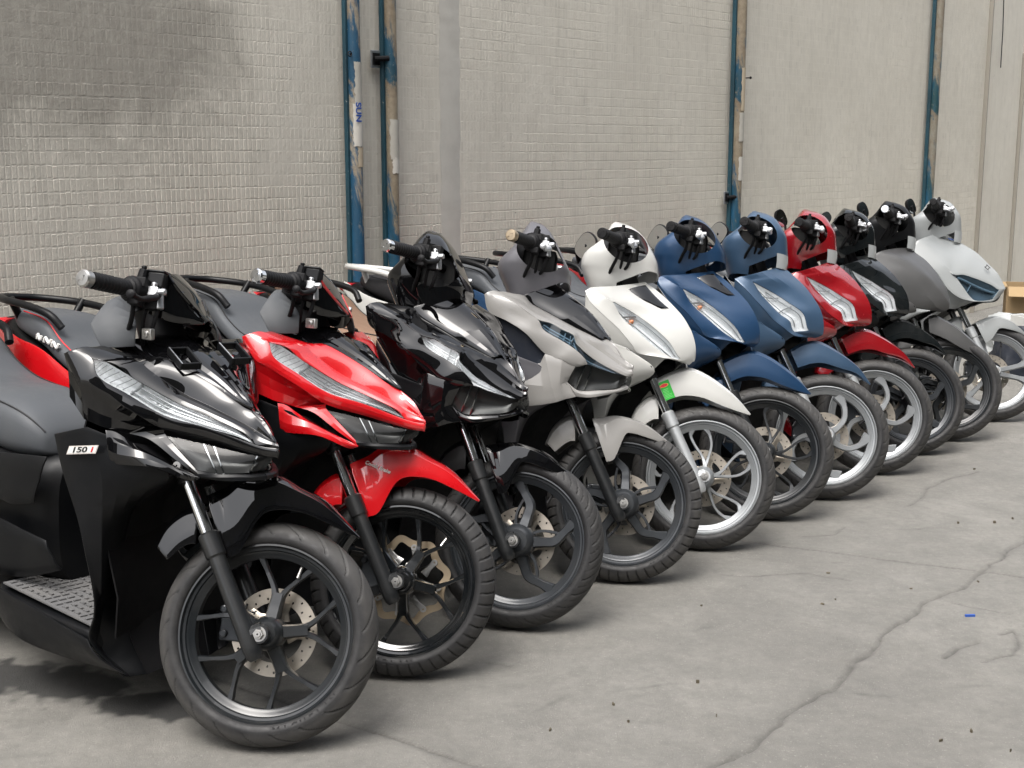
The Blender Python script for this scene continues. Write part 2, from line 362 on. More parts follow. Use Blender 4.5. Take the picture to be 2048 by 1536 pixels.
# ---------------------------------------------------------------- tiled wall behind the row
PHI=R(49); U=Vector((math.cos(PHI),math.sin(PHI),0)); NV=Vector((-math.sin(PHI),math.cos(PHI),0))
WP=Vector((-1.985,4.0065,0)); WM=Matrix((U,NV,Vector((0,0,1)))).transposed().to_4x4(); WM.translation=WP
WALL=thing('wall','long weathered grey wall of small mosaic tiles behind the scooters','wall',WM)
def wallmat(name,tile=True):
    t=NT(name); tc=t.n('ShaderNodeTexCoord'); tc.object=WALL; oc=tc.outputs['Object']
    base=t.ramp(t.noise(1.3,6,.65,oc),[(.3,(.58,.55,.475)),(.72,(.68,.65,.57))])
    base=t.mix(t.ramp(t.noise(11,6,.7,oc),[(.35,0),(.8,.30)]),base,(.36,.335,.285))
    if not tile: base=t.mix(.25,base,(.66,.635,.57))
    if tile:
        mp=t.n('ShaderNodeMapping'); mp.inputs['Scale'].default_value=(1/.0215,0,1/.047); t.l(oc,mp.inputs[0])
        sn=t.n('ShaderNodeVectorMath',operation='FLOOR'); t.l(mp.outputs[0],sn.inputs[0])
        wn=t.n('ShaderNodeTexWhiteNoise',noise_dimensions='3D'); t.l(sn.outputs[0],wn.inputs['Vector'])
        base=t.mix(t.ramp(wn.outputs['Value'],[(0,0),(.8,.07),(.93,.09),(1,.2)]),base,(.29,.275,.245))
    # dark grime patch high on the left and streaks running down
    sx=t.n('ShaderNodeSeparateXYZ'); t.l(oc,sx.inputs[0])
    nz=t.noise(3.2,8,.75,oc,.8)
    def edge(src,k,c):
        a=t.n('ShaderNodeMath',operation='MULTIPLY_ADD'); t.l(src,a.inputs[0]); a.inputs[1].default_value=k; a.inputs[2].default_value=c
        b=t.n('ShaderNodeMath',operation='MULTIPLY_ADD'); t.l(nz,b.inputs[0]); b.inputs[1].default_value=1.5; t.l(a.outputs[0],b.inputs[2])
        return t.ramp(b.outputs[0],[(.32,0),(.85,1)])
    e1=edge(sx.outputs['X'],-1.5,1.78); e2=edge(sx.outputs['Z'],1.6,-2.42)
    ee=t.n('ShaderNodeMath',operation='MULTIPLY'); t.l(e1,ee.inputs[0]); t.l(e2,ee.inputs[1])
    g=t.ramp(ee.outputs[0],[(0,0),(1,.60)])
    ms=t.n('ShaderNodeMapping'); ms.inputs['Scale'].default_value=(16,1,1.1); t.l(oc,ms.inputs[0])
    st=t.ramp(t.noise(1.6,6,.7,ms.outputs[0]),[(.5,0),(.78,.26)])
    gm_=t.n('ShaderNodeMath',operation='MULTIPLY'); t.l(g,gm_.inputs[0]); t.l(t.ramp(t.noise(30,5,.75,oc),[(.3,.72),(.7,1)]),gm_.inputs[1])
    base=t.mix(st,base,(.27,.25,.215))
    base=t.mix(gm_.outputs[0],base,(.085,.075,.062))
    base=t.mix(t.ramp(t.noise(5.5,7,.75,oc,.4),[(.70,0),(.73,.7)]),base,(.60,.53,.42))
    base=t.mix(t.ramp(t.noise(60,3,.6,oc),[(.70,0),(.74,.6)]),base,(.62,.60,.54))
    base=t.mix(t.ramp(t.noise(23,5,.8,oc,.8),[(.68,0),(.71,.75)]),base,(.15,.135,.115))
    t.bsdf(base,t.ramp(t.noise(12,5,.6,oc),[(.3,.55),(.8,.9)]),0,t.bump(t.noise(120,5,.7,oc),.5,.003))
    return t.m
WMAT=wallmat('tile_paint'); GMAT=wallmat('plaster',False)
SEAMS=[9.02,9.83]
g=G(); seg=[-6,1.90,2.235,5.05,7.9,9.0]
g.box((1.5,.13,1.375),(15.02,.25,2.75))
ob('wall_panel',g.mesh('wall_panel',None),GMAT,WALL)
g=G(); g.box((9.425,.125,1.375),(.79,.25,2.75)); ob('wall_panel',g.mesh('wall_panel',None),GMAT,WALL,bevel=.004)
g=G(); g.box((12.4,.115,1.375),(5.12,.25,2.75)); ob('wall_panel',g.mesh('wall_panel',None),GMAT,WALL,bevel=.004)
g=G(); g.box((9.01,-.012,1.37),(.022,.035,2.74)); g.box((9.83,-.014,1.1),(.02,.03,2.2)); ob('joint_strip',g.mesh('joint_strip',None),plastic('strip_paint',(.30,.28,.24),.6),WALL,bevel=.003)
TW,TH=.0215,.047
si=np.arange(-14,418); zi=np.arange(4,58)
S_,Z_=np.meshgrid(si,zi); S_=S_.ravel(); Z_=Z_.ravel()
sc_=(S_+.5)*TW; zc_=(Z_+.5)*TH
band=(sc_>2.525+.02*(fbm(zc_,zc_*0,9,3,4)-.5))&(sc_<2.665+.03*(fbm(zc_,zc_*0+3,9,3,6)-.5))
smear=fbm(sc_,zc_,1.5,4,8)+.30*np.clip((1.25-zc_)/.6,-.6,1)+.12*(fbm(sc_,zc_,14,2,2)-.5)
rel=np.clip((smear-.30)/.35,0.04,1)
rel[(sc_>1.93)&(sc_<2.235)]*=.35
keep=~band
bare=np.clip((fbm(sc_,zc_,3.1,3,17)-.60)/.16,0,1); rel=rel*(1-.93*bare)
S_,Z_,sc_,zc_,rel=S_[keep],Z_[keep],sc_[keep],zc_[keep],rel[keep]
n_=len(sc_); h=.0002+.0011*rel*(.8+.4*rng.random(n_)); jx=(rng.random(n_)-.5)*.0016; jz=(rng.random(n_)-.5)*.003+.004*np.sin(sc_*1.3)
gap=.0015+.0012*rng.random(n_); gz=.0012+.0010*rng.random(n_); bev=.0016
def tile_block(i):
    a=TW/2-gap[i]; b=TH/2-gz[i]
    base=[(-a,-.0,-b),(a,0,-b),(a,0,b),(-a,0,b)]
    top=[(-a+bev,-1,-b+bev),(a-bev,-1,-b+bev),(a-bev,-1,b-bev),(-a+bev,-1,b-bev)]
    return base,top
# the tiles that show largest: separate pieces
big=(sc_>.55)&(sc_<1.02)&(zc_>.98)&(zc_<1.60)
cand=np.where(big)[0]; cand=cand[np.argsort(sc_[cand])][:300]
sel=np.zeros(n_,bool); sel[cand]=True
variants=[]
for k in range(6):
    a=TW/2-.0013-.0005*rng.random(); b=TH/2-.002-.0006*rng.random(); hh=.0004+.0005*rng.random()
    tl=(rng.random(4)-.5)*.0006
    vv=[(-a,.0004,-b),(a,.0004,-b),(a,.0004,b),(-a,.0004,b)]+[(-a+bev,-hh+tl[0],-b+bev),(a-bev,-hh+tl[1],-b+bev),(a-bev,-hh+tl[2],b-bev),(-a+bev,-hh+tl[3],b-bev)]
    variants.append(mesh('tile',vv,[(4,5,6,7),(0,1,5,4),(1,2,6,5),(2,3,7,6),(3,0,4,7)],None))
for i in cand:
    o=ob('tile',variants[int(rng.integers(6))],WMAT,WALL); o.location=(sc_[i]+jx[i],.005,zc_[i]+jz[i])
r=np.where(~sel)[0]; m_=len(r)
a=(TW/2-gap[r]); b=(TH/2-gz[r]); hh=h[r]; cx=sc_[r]+jx[r]; cz=zc_[r]+jz[r]
V=np.zeros((m_,8,3)); sgx=np.array([-1,1,1,-1]); sgz=np.array([-1,-1,1,1])
for k in range(4):
    V[:,k]=np.stack([cx+sgx[k]*a,np.full(m_,.0054),cz+sgz[k]*b],-1)
    V[:,4+k]=np.stack([cx+sgx[k]*(a-bev),.005-hh+(rng.random(m_)-.5)*.0005,cz+sgz[k]*(b-bev)],-1)
F=np.array([(4,5,6,7),(0,1,5,4),(1,2,6,5),(2,3,7,6),(3,0,4,7)])
ob('tile_field',fast('tile_field',V.reshape(-1,3),(np.arange(m_)*8)[:,None,None].repeat(5,1).repeat(4,2).reshape(-1,4)*1+np.tile(F,(m_,1))),WMAT,WALL,kind='stuff')
# smooth mortar band
zz=np.linspace(.1,2.74,220); el=2.53+.018*(fbm(zz,zz*0,11,4,71)-.5); er=2.66+.024*(fbm(zz,zz*0,11,4,77)-.5)
gb=np.array([[(e+(f-e)*k/4,.004-.004*math.sin(math.pi*k/4)+.0012*(vnoise(z*30,k*1.,1,4)-.5),z) for k in range(5)] for z,e,f in zip(zz,el,er)])
g=G(); g.grid(gb,flip=True); ob('mortar_band',g.mesh('mortar_band',60),plastic('mortar',(.52,.505,.46),.85,dust=.3,bump=.6,scale=90),WALL)
# ---------------------------------------------------------------- old painted pipes standing against the wall
def pipemat(name,paint_,under,cover,blue2=(.015,.08,.15)):
    t=NT(name); oc=t.coord()
    mp=t.n('ShaderNodeMapping'); mp.inputs['Scale'].default_value=(1,1,.35); t.l(oc,mp.inputs[0])
    c=t.mix(t.ramp(t.noise(6,5,.6,mp.outputs[0]),[(.4,0),(.6,1)]),paint_,blue2)
    u=t.mix(t.ramp(t.noise(22,6,.75,oc),[(.35,0),(.7,1)]),under,(.16,.12,.08))
    p=t.ramp(t.noise(4.2,8,.72,mp.outputs[0],.9),[(cover-.03,0),(cover+.02,1)])
    c=t.mix(p,c,u); c=t.mix(t.ramp(t.noise(50,6,.8,oc),[(.62,0),(.7,.8)]),c,(.42,.40,.35))
    t.bsdf(c,.55,0,t.bump(t.noise(40,6,.8,oc),.5,.004)); return t.m
def pipe(s,r,zb,zt,label,mat,bend=0.0,shade_strip=True):
    T_=thing('pipe',label,'pipe',WM@Matrix.Translation((s,-r-.022,0)),'old painted pipes on the wall')
    g=G(); pts=[(bend*math.sin(k*.7)*.4,.0,zb+(zt-zb)*k/22) for k in range(23)]; g.tube(pts,[r*(1+.02*math.sin(k*2.1)) for k in range(23)],20)
    ob('tube',g.mesh('tube',50),mat,T_)
    if shade_strip:
        g=G(); g.box((-r*.95,r*.75,(zb+zt)/2),(r*.9,r*.8,zt-zb)); ob('rail_or_shade',g.mesh('rail_or_shade',None),M_SHADE_STRIP,T_,bevel=.003)  # dark strip along the left edge, standing in for the pipe's shaded side
    return T_
M_SHADE_STRIP=pipemat('dark_teal_shade_strip',(.012,.06,.085),(.05,.045,.04),.72,(.008,.035,.05))
PB=pipemat('peeling_blue_paint',(.012,.085,.17),(.34,.31,.25),.50,(.012,.06,.11))
PB2=pipemat('peeling_blue_brown_paint',(.012,.10,.20),(.27,.23,.165),.46,(.01,.05,.075))
p1=pipe(1.965,.027,0,2.9,'blue pipe with torn white paper and peeling paint, left of the close pair',PB)
p2=pipe(2.175,.027,.0,2.9,'mostly bare brown pipe with a square clamp, right of the close pair',PB2)
p3=pipe(5.03,.032,0,2.9,'tan and blue pipe with a nail, behind the blue scooters',PB2)
p4=pipe(7.87,.034,0,2.9,'narrow dark blue pipe behind the two grey scooters',pipemat('peeling_grey_blue_paint',(.012,.09,.17),(.23,.22,.18),.47,(.01,.05,.06)))
def wrap(p,r,z0,z1,a0,a1,name,col,seed,tilt=0):
    rr=np.random.default_rng(seed); g=G(); N=10; K=14; gg=[]
    for i in range(K+1):
        z=z0+(z1-z0)*i/K; e0=a0+(rr.random()-.5)*.22; e1=a1+(rr.random()-.5)*.22
        gg.append([((r+.0022+.001*rr.random())*math.cos(e0+(e1-e0)*k/N),(r+.0022+.001*rr.random())*math.sin(e0+(e1-e0)*k/N),z+(rr.random()-.5)*.004) for k in range(N+1)])
    g.grid(gg); ob(name,g.mesh(name,40),col,p,solid=.0006)
paper=plastic('torn_paper',(.52,.50,.45),.8,dust=.35,bump=.6,scale=60); pap2=plastic('dirty_paper',(.40,.385,.34),.8,dust=.5,bump=.6,scale=60); tan_=plastic('bare_primer',(.42,.355,.26),.7,dust=.4,bump=.6,scale=50)
wrap(p1,.027,1.385,1.56,-2.6,-.7,'torn_paper',paper,1)
me=text_mesh('SUN',.042,.0003,True); ob('printed_letters',me,M['blueprint'],p1,Matrix.Translation((-.010,-.0308,1.525))@Matrix.Rotation(R(90),4,'X')@Matrix.Rotation(R(-90),4,'Z'))
wrap(p1,.027,1.56,1.73,-2.3,-.9,'bare_patch',pap2,2); wrap(p1,.027,1.30,1.38,-2.0,-.6,'bare_patch',tan_,3)
wrap(p2,.027,1.33,1.50,-2.6,-.5,'torn_paper',pap2,4); wrap(p2,.027,1.27,1.34,-2.3,-.6,'torn_paper',paper,5)
wrap(p3,.032,1.60,1.85,-2.2,-.6,'bare_patch',tan_,6); wrap(p3,.032,1.42,1.59,-2.4,-.6,'bare_patch',pap2,7); wrap(p3,.032,1.19,1.33,-2.3,-.8,'torn_paper',paper,8)
def clamp(p,z,side=-1):
    g=G(); g.box((side*.062,.03,z),(.055,.008,.075)); o=ob('clamp',g.mesh('clamp',None),M['alloy'],p,bevel=.003)
    g=G(); g.box((side*.062,.024,z),(.036,.008,.05)); g.tube([(side*.075,.02,z),(side*.02,-.01,z+.004)],.012,10); ob('clamp_bolt',g.mesh('clamp_bolt'),M['matte'],o)
clamp(p2,1.752); clamp(p3,1.088)
g=G(); g.tube([(.0,-.02,1.79),(.075,-.03,1.795)],.0035,8); g.tube([(.072,-.03,1.795),(.077,-.0302,1.795)],.008,8); ob('nail',g.mesh('nail'),M['matte'],p3)
g=G()
for k in range(16): pass
g.tube([(-.05+.010*math.cos(a),-.03,1.76+.010*math.sin(a)) for a in np.linspace(0,6.28,17)],.0025,6); g.tube([(-.04,-.02,1.76),(-.015,0,1.765)],.004,6); ob('ring_bolt',g.mesh('ring_bolt'),M['matte'],p1)
# a cable hanging at the far end
cb=thing('cable','thin dark cable hanging down the far right wall panel','cable',WM@Matrix.Translation((9.25,-.02,2.05)))
g=G(); g.tube([(-.05,0,1.2),(-.03,0,.7),(0,-.004,.3),(.012,-.002,0)],.004,6); ob('cord',g.mesh('cord'),M['matte'],cb)
# ---------------------------------------------------------------- unseen shophouse across the lane, added to darken the reflections in the paintwork
BM=WM@Matrix.Translation((3,-9.0,0))
BLD=thing('added_building','unseen plastered shophouse across the lane, added for dark reflections in the glossy fairings','added_building',BM)
bw=plastic('dark_plaster',(.060,.062,.056),.85,dust=.3,bump=.5,scale=40); bd=plastic('shutter_paint',(.025,.035,.038),.5); 
g=G(); g.box((-10,-1.5,4.3),(64,3,8.6)); ob('wall',g.mesh('wall',None),bw,BLD)
for k in range(-5,6):
    g=G(); g.box((-10.5+4.2*k,.0,1.35),(2.9,.12,2.7)); sh=ob('shutter',g.mesh('shutter',None),bd,BLD,bevel=.01)
    g=G(); g.box((-10.5+4.2*k,.02,4.0),(1.5,.14,1.3)); wi=ob('window',g.mesh('window',None),M['navy'],BLD,bevel=.01)
    g=G(); g.box((-10.5+4.2*k,.06,3.3),(1.7,.2,.09)); ob('sill',g.mesh('sill',None),bw,wi)
g=G(); g.box((-10,.45,3.0),(64,1.1,.12)); ob('canopy',g.mesh('canopy',None),bd,BLD,bevel=.01)
NET={
'U_up':[[(-858,-178,596),(-762,-172,601),(-676,-162,604),(-599,-145,604)],[(-855,-182,535),(-758,-176,541),(-680,-166,544),(-626,-150,542)],[(-861,-180,479),(-764,-174,485),(-719,-165,476),(-651,-150,485)]],
'U_low':[[(-859,-182,440),(-763,-176,437),(-678,-165,418),(-603,-150,399)],[(-867,-180,353),(-768,-175,357),(-664,-160,356),(-583,-145,361)],[(-888,-170,282),(-788,-165,288),(-682,-150,298),(-571,-130,329)]],
'A_low':[[(-366,-250,872),(-322,-250,820),(-291,-235,799),(-214,-180,748),(-175,-130,709),(-85,-70,683),(13,-22,659),(50,0,655)],[(-343,-235,884),(-302,-222,865),(-277,-222,825),(-236,-180,788),(-171,-130,741),(-92,-85,718),(12,-28,683),(52,0,676)]],
'A_lens':[[(-302,-222,865),(-277,-222,825),(-236,-180,788),(-194,-150,757),(-171,-130,741),(-92,-85,718),(-38,-50,702),(12,-28,683)],[(-302,-222,865),(-278,-205,858),(-231,-165,821),(-196,-135,796),(-156,-110,770),(-99,-78,744),(-46,-50,720),(12,-28,683)]],
'A_up':[[(-343,-235,884),(-302,-222,865),(-264,-190,852),(-231,-165,821),(-156,-110,770),(-99,-78,744),(-15,-40,709),(12,-28,683),(52,0,676)],[(-331,-200,886),(-304,-165,879),(-255,-140,862),(-226,-125,836),(-168,-85,789),(-102,-55,759),(-30,-20,723),(6,-8,705),(45,0,688)],[(-344,-135,883),(-303,-115,867),(-264,-105,860),(-218,-85,860),(-129,-45,813),(-66,-20,773),(-35,0,755),(11,0,728),(45,0,688)]],
'A_garn':[[(-344,-135,883),(-303,-115,867),(-264,-105,860),(-218,-85,860),(-129,-45,813),(-66,-20,773),(-33,-2,756)],[(-332,-60,901),(-295,-55,888),(-261,-50,877),(-223,-42,861),(-132,-25,817),(-68,-12,777),(-34,-1,756)],[(-328,0,912),(-290,0,901),(-252,0,888),(-211,0,870),(-129,0,824),(-71,0,782),(-35,0,756)]],
'A_side':[[(-366,-250,872),(-322,-250,820),(-291,-235,799),(-214,-180,748),(-175,-130,709)],[(-346,-250,778),(-316,-235,729),(-283,-215,714),(-245,-170,698),(-213,-130,698)]],
'A_wing':[[(-262,-218,708),(-246,-200,702),(-204,-170,669),(-131,-130,631),(-82,-105,610)],[(-252,-215,645),(-235,-206,634),(-159,-175,632),(-105,-120,603),(-82,-105,608)]],
'A_surr':[[(-245,-170,698),(-196,-150,686),(-136,-125,643),(-82,-105,610)],[(-175,-130,709),(-176,-123,695),(-132,-115,658),(-92,-106,624)]],
'A_lamp':[[(-177,-122,696),(-112,-85,682),(-52,-50,668),(5,-20,657),(35,0,653)],[(-93,-105,625),(-64,-85,621),(-29,-55,619),(-7,-30,618),(0,0,618)]],
'A_chin':[[(-92,-106,624),(-63,-85,620),(-29,-55,618),(-6,-30,617),(0,0,617)],[(-85,-100,607),(-41,-80,604),(-9,-55,604),(4,-30,603),(14,0,603)]],
'A_leg':[[(-401,-255,690),(-373,-255,610),(-330,-250,514),(-310,-240,418),(-311,-220,325),(-326,-210,275),(-357,-200,207),(-303,-150,127)],[(-306,-236,713),(-268,-227,610),(-280,-220,479),(-303,-207,353),(-321,-196,316),(-340,-180,284),(-363,-170,189),(-312,-130,119)],[(-229,-200,687),(-145,-140,610),(-284,-130,516),(-334,-120,415),(-349,-115,342),(-349,-110,271),(-335,-105,194),(-297,-90,117)]],
'A_inner':[[(-466,0,996),(-438,0,991),(-403,0,964)],[(-388,-120,985),(-374,-100,988),(-348,-80,959)],[(-382,-170,934),(-354,-150,940),(-294,-110,934)],[(-342,-170,882),(-310,-150,884),(-287,-120,886)]],
'A_visor':[[(-356,-120,931),(-304,-105,919),(-275,-80,921),(-249,-30,932)],[(-316,-130,1022),(-299,-115,999),(-276,-80,973),(-248,-20,943)],[(-338,0,1054),(-303,0,1022),(-280,0,988),(-250,0,948)]],
'A_fend':[[(-102,-65,405),(-74,-65,423),(-45,-65,496),(-14,-60,522),(46,-55,525),(107,-40,507),(173,-3,482)],[(-175,-55,541),(-132,-40,569),(-91,0,597),(-28,0,603),(33,0,579),(95,0,551),(175,0,484)]],
'B_low':[[(-416,-250,895),(-395,-250,842),(-330,-240,816),(-271,-225,783),(-215,-190,722),(-163,-170,706),(-129,-140,687),(-103,-115,695)],[(-403,-235,907),(-318,-225,875),(-250,-195,830),(-225,-185,794),(-173,-160,765),(-133,-140,740),(-107,-125,714),(-102,-115,698)]],
'B_slit':[[(-250,-195,830),(-225,-185,794),(-173,-160,765),(-133,-140,740),(-107,-125,714),(-102,-115,697),(-62,-80,682),(-13,-30,665)],[(-250,-195,830),(-214,-165,818),(-181,-150,801),(-149,-130,784),(-142,-125,759),(-104,-100,720),(-69,-70,699),(-13,-30,666)]],
'B_up':[[(-403,-235,907),(-318,-225,875),(-250,-195,830),(-214,-165,818),(-181,-150,801),(-149,-130,784),(-142,-125,759),(-86,-85,708),(-13,-30,667),(3,0,664)],[(-392,-200,907),(-325,-180,883),(-276,-165,853),(-223,-140,826),(-188,-120,809),(-156,-105,794),(-127,-90,768),(-81,-50,732),(-19,-12,688),(4,0,686)],[(-385,-150,903),(-340,-130,899),(-314,-120,874),(-262,-100,848),(-219,-85,827),(-178,-65,806),(-99,-35,771),(-70,-15,746),(-27,0,714),(5,0,699)]],
'B_garn':[[(-340,-130,900),(-314,-120,874),(-262,-100,848),(-219,-85,827),(-178,-65,806),(-99,-35,771)],[(-314,-80,921),(-283,-70,903),(-239,-55,879),(-192,-45,852),(-150,-35,824),(-97,-20,777)],[(-304,0,942),(-272,0,926),(-219,0,895),(-176,0,867),(-139,0,833),(-95,0,779)]],
'B_chinup':[[(-99,-35,771),(-70,-15,746),(-27,0,714)],[(-95,0,779),(-59,0,755),(-27,0,715)]],
'B_lamp':[[(-128,-138,688),(-100,-113,696),(-62,-80,681),(-13,-30,665),(-10,0,663)],[(-152,-145,636),(-124,-125,612),(-72,-90,615),(-27,-45,623),(-25,0,635)]],
'B_chin':[[(-152,-145,636),(-124,-125,612),(-72,-90,615),(-27,-45,622),(-25,0,635)],[(-122,-135,592),(-86,-115,592),(-54,-85,600),(-21,-45,611),(-5,0,624)]],
'B_intake':[[(-398,-245,841),(-333,-235,816),(-274,-220,783),(-216,-187,721)],[(-378,-235,802),(-329,-225,740),(-277,-210,677),(-230,-190,691)]],
'B_side':[[(-375,-240,802),(-326,-230,741),(-276,-212,677),(-229,-192,691),(-215,-190,722),(-163,-170,706),(-129,-140,687)],[(-364,-250,673),(-312,-240,642),(-259,-225,621),(-211,-205,620),(-183,-195,625),(-162,-180,628),(-152,-145,636)],[(-355,-250,543),(-305,-240,547),(-254,-225,552),(-207,-205,560),(-165,-185,572),(-147,-165,582),(-122,-135,592)]],
'B_fend':[[(-68,-60,375),(-44,-60,389),(-21,-60,463),(-1,-60,476),(52,-50,468),(93,-30,460),(125,-2,457)],[(-133,-55,510),(-95,-40,520),(-53,0,528),(11,0,520),(53,0,504),(91,0,481),(127,0,460)]],
'C_net':[[(-384,-235,872),(-359,-240,835),(-306,-225,789),(-263,-205,751),(-220,-180,699),(-201,-160,670),(-119,-110,659),(-79,0,637)],[(-375,-220,883),(-319,-210,854),(-294,-195,837),(-265,-175,787),(-207,-150,736),(-146,-120,686),(-97,-80,656),(-72,0,643)],[(-363,-200,887),(-317,-185,862),(-296,-180,840),(-245,-145,810),(-180,-115,766),(-122,-90,715),(-87,-60,658),(-68,0,648)],[(-311,-140,896),(-275,-125,875),(-226,-105,846),(-173,-80,804),(-126,-65,761),(-89,-50,713),(-69,-30,668),(-63,0,650)],[(-270,0,915),(-227,0,891),(-183,0,861),(-145,0,830),(-112,0,799),(-78,0,751),(-60,0,701),(-60,0,652)]],
'C_garn':[[(-283,-110,884),(-240,-100,857),(-206,-80,834),(-180,-55,824)],[(-246,-50,903),(-220,-45,876),(-192,-35,850),(-162,-25,826)]],
'C_fend':[[(-171,-65,487),(-124,-65,513),(-85,-65,523),(-30,-60,521),(26,-50,506),(92,-30,492),(138,-2,486)],[(-212,-55,566),(-157,-30,604),(-95,0,629),(-28,0,611),(44,0,572),(93,0,536),(140,0,491)]],
'C_tag':[[(-199,-64,549),(-158,-65,495)],[(-161,-58,569),(-130,-62,512)]],
'D_net':[[(-339,-235,850),(-295,-240,819),(-254,-230,779),(-217,-215,741),(-186,-185,701),(-150,-160,672),(-114,-120,643),(-74,0,636)],[(-318,-220,861),(-291,-210,849),(-276,-195,841),(-241,-175,791),(-178,-145,727),(-140,-120,698),(-121,-100,656),(-57,0,641)],[(-302,-200,866),(-288,-185,853),(-277,-180,842),(-213,-130,806),(-159,-105,773),(-101,-80,732),(-79,-60,665),(-45,0,648)],[(-250,-130,891),(-222,-120,873),(-196,-105,857),(-159,-75,826),(-117,-55,782),(-76,-40,735),(-57,-30,682),(-40,0,654)],[(-227,0,913),(-195,0,891),(-162,0,866),(-120,0,830),(-84,0,788),(-56,0,746),(-42,0,706),(-38,0,669)]],
'D_fend':[[(-139,-65,503),(-107,-65,518),(-79,-65,528),(-35,-60,533),(31,-50,521),(93,-30,511),(155,-2,475)],[(-180,-55,576),(-132,-30,613),(-71,0,628),(-10,0,606),(47,0,576),(104,0,538),(157,0,480)]],
'E_net':[[(-363,-235,837),(-312,-235,792),(-265,-225,748),(-230,-210,704),(-202,-190,659),(-172,-160,632),(-116,-100,616),(-62,0,608)],[(-346,-220,862),(-284,-200,830),(-222,-180,793),(-166,-155,744),(-122,-125,695),(-86,-95,656),(-68,-60,629),(-40,0,617)],[(-320,-190,882),(-244,-160,857),(-178,-130,815),(-133,-110,777),(-95,-85,733),(-66,-60,700),(-37,-30,661),(-29,0,626)],[(-280,-100,901),(-227,-90,874),(-163,-75,830),(-116,-60,785),(-75,-45,735),(-51,-35,701),(-29,-15,662),(-25,0,638)],[(-246,0,912),(-203,0,885),(-153,0,852),(-108,0,806),(-69,0,755),(-45,0,714),(-30,0,674),(-25,0,644)]],
'E_sig':[[(-221,-160,561),(-207,-155,551),(-149,-120,587),(-100,-80,612)],[(-189,-155,614),(-169,-145,621),(-135,-120,621),(-100,-80,615)]],
'E_fend':[[(-121,-65,500),(-77,-65,486),(-40,-65,474),(-1,-60,457),(45,-50,438),(105,-30,423),(170,-2,423)],[(-132,-55,577),(-104,-30,596),(-60,0,582),(-2,0,556),(56,0,518),(115,0,473),(172,0,428)]],
'F_net':[[(-404,-240,854),(-340,-240,801),(-270,-230,741),(-212,-215,661),(-156,-190,619),(-108,-160,607),(-78,-130,606),(-18,-50,614),(10,0,648)],[(-393,-220,884),(-314,-210,832),(-244,-200,780),(-196,-185,736),(-147,-170,675),(-111,-150,627),(-79,-128,608),(-19,-50,623),(18,0,662)],[(-372,-200,904),(-300,-180,862),(-235,-170,809),(-196,-183,737),(-153,-145,736),(-93,-100,718),(-33,-55,694),(3,-30,671),(26,0,677)],[(-340,-130,928),(-279,-120,885),(-214,-110,841),(-159,-100,807),(-111,-80,773),(-72,-60,748),(-30,-35,719),(4,-15,693),(27,0,683)],[(-316,0,961),(-253,0,926),(-196,0,895),(-148,0,869),(-110,0,842),(-71,0,806),(-22,0,762),(3,0,726),(24,0,690)]],
'F_fend':[[(-58,-60,387),(-28,-60,413),(0,-60,466),(25,-60,473),(67,-50,471),(105,-30,467),(143,-2,460)],[(-117,-55,487),(-77,-40,515),(-23,0,536),(23,0,531),(63,0,520),(104,0,497),(145,0,469)]],
}
# ---------------------------------------------------------------- scooters
KAX=Vector((-math.sin(R(26.5)),0,math.cos(R(26.5)))); PAX=Vector((.08,0,0))
def steer(deg): return Matrix.Translation(PAX)@Matrix.Rotation(R(deg),4,KAX)@Matrix.Translation(-PAX)
CACHE={}
def cached(key,fn):
    if key not in CACHE: CACHE[key]=fn()
    return CACHE[key]
# -- wheels
def tyre_mesh(kind):
    half=catmull([(0,.25),(.011,.2487),(.021,.2450),(.030,.2382),(.0375,.2285),(.0412,.219),(.0418,.211),(.0380,.2025),(.030,.1965)],4)
    prof=np.vstack([half[::-1]*np.array([-1,1]),half[1:]]); NT_=600
    th=np.arange(NT_)/NT_; Yp=prof[:,0][None,:].repeat(NT_,0); Rp=prof[:,1][None,:].repeat(NT_,0); TH_=th[:,None].repeat(len(prof),1)
    ay=np.where(Rp>.214,np.abs(Yp)/.0408,1.2); sd_=(Yp>0)*.5; circ=2*math.pi*.245
    def groove(N,ph,wid):
        q=TH_*N+ph; d=np.abs(q-np.round(q))*circ/N; return np.clip((wid-d)/.0016,0,1)
    if kind=='slash': k=groove(21,sd_+1.05*ay**1.6,.0036)*((ay>.12)&(ay<1.0))
    elif kind=='block': k=np.maximum(groove(48,sd_+.35*ay,.0032)*(ay>.30)*(ay<1.04),np.clip((.002-np.abs(np.abs(Yp)-.0105))/.001,0,1))
    else: k=np.maximum(groove(27,sd_*0+1.3*ay,.0032)*((ay>.2)&(ay<.98)),groove(27,.45+1.3*ay,.0015)*((ay>.55)&(ay<1.02)))
    Rp=Rp-.005*k*np.clip((Rp-.216)/.004,0,1)
    a=TH_*2*math.pi
    # faint raised ring and serration on the sidewall
    v=np.stack([Rp*np.cos(a),Yp,Rp*np.sin(a)],-1); P=len(prof); ii=np.arange(NT_)[:,None]; jj=np.arange(P-1)[None,:]
    A=ii*P+jj; Bq=((ii+1)%NT_)*P+jj
    me=fast('tyre',v.reshape(-1,3),np.stack([A,A+1,Bq+1,Bq],-1).reshape(-1,4),smooth=50)
    for nm,arr in (('groove',k*1.0),('tread',np.clip((1.02-ay)/.12,0,1)*(.6+.4*vnoise(TH_*40,Yp*60,1,6)))):
        at=me.attributes.new(nm,'FLOAT','POINT'); at.data.foreach_set('value',np.ascontiguousarray(arr).astype(np.float32).ravel())
    return me
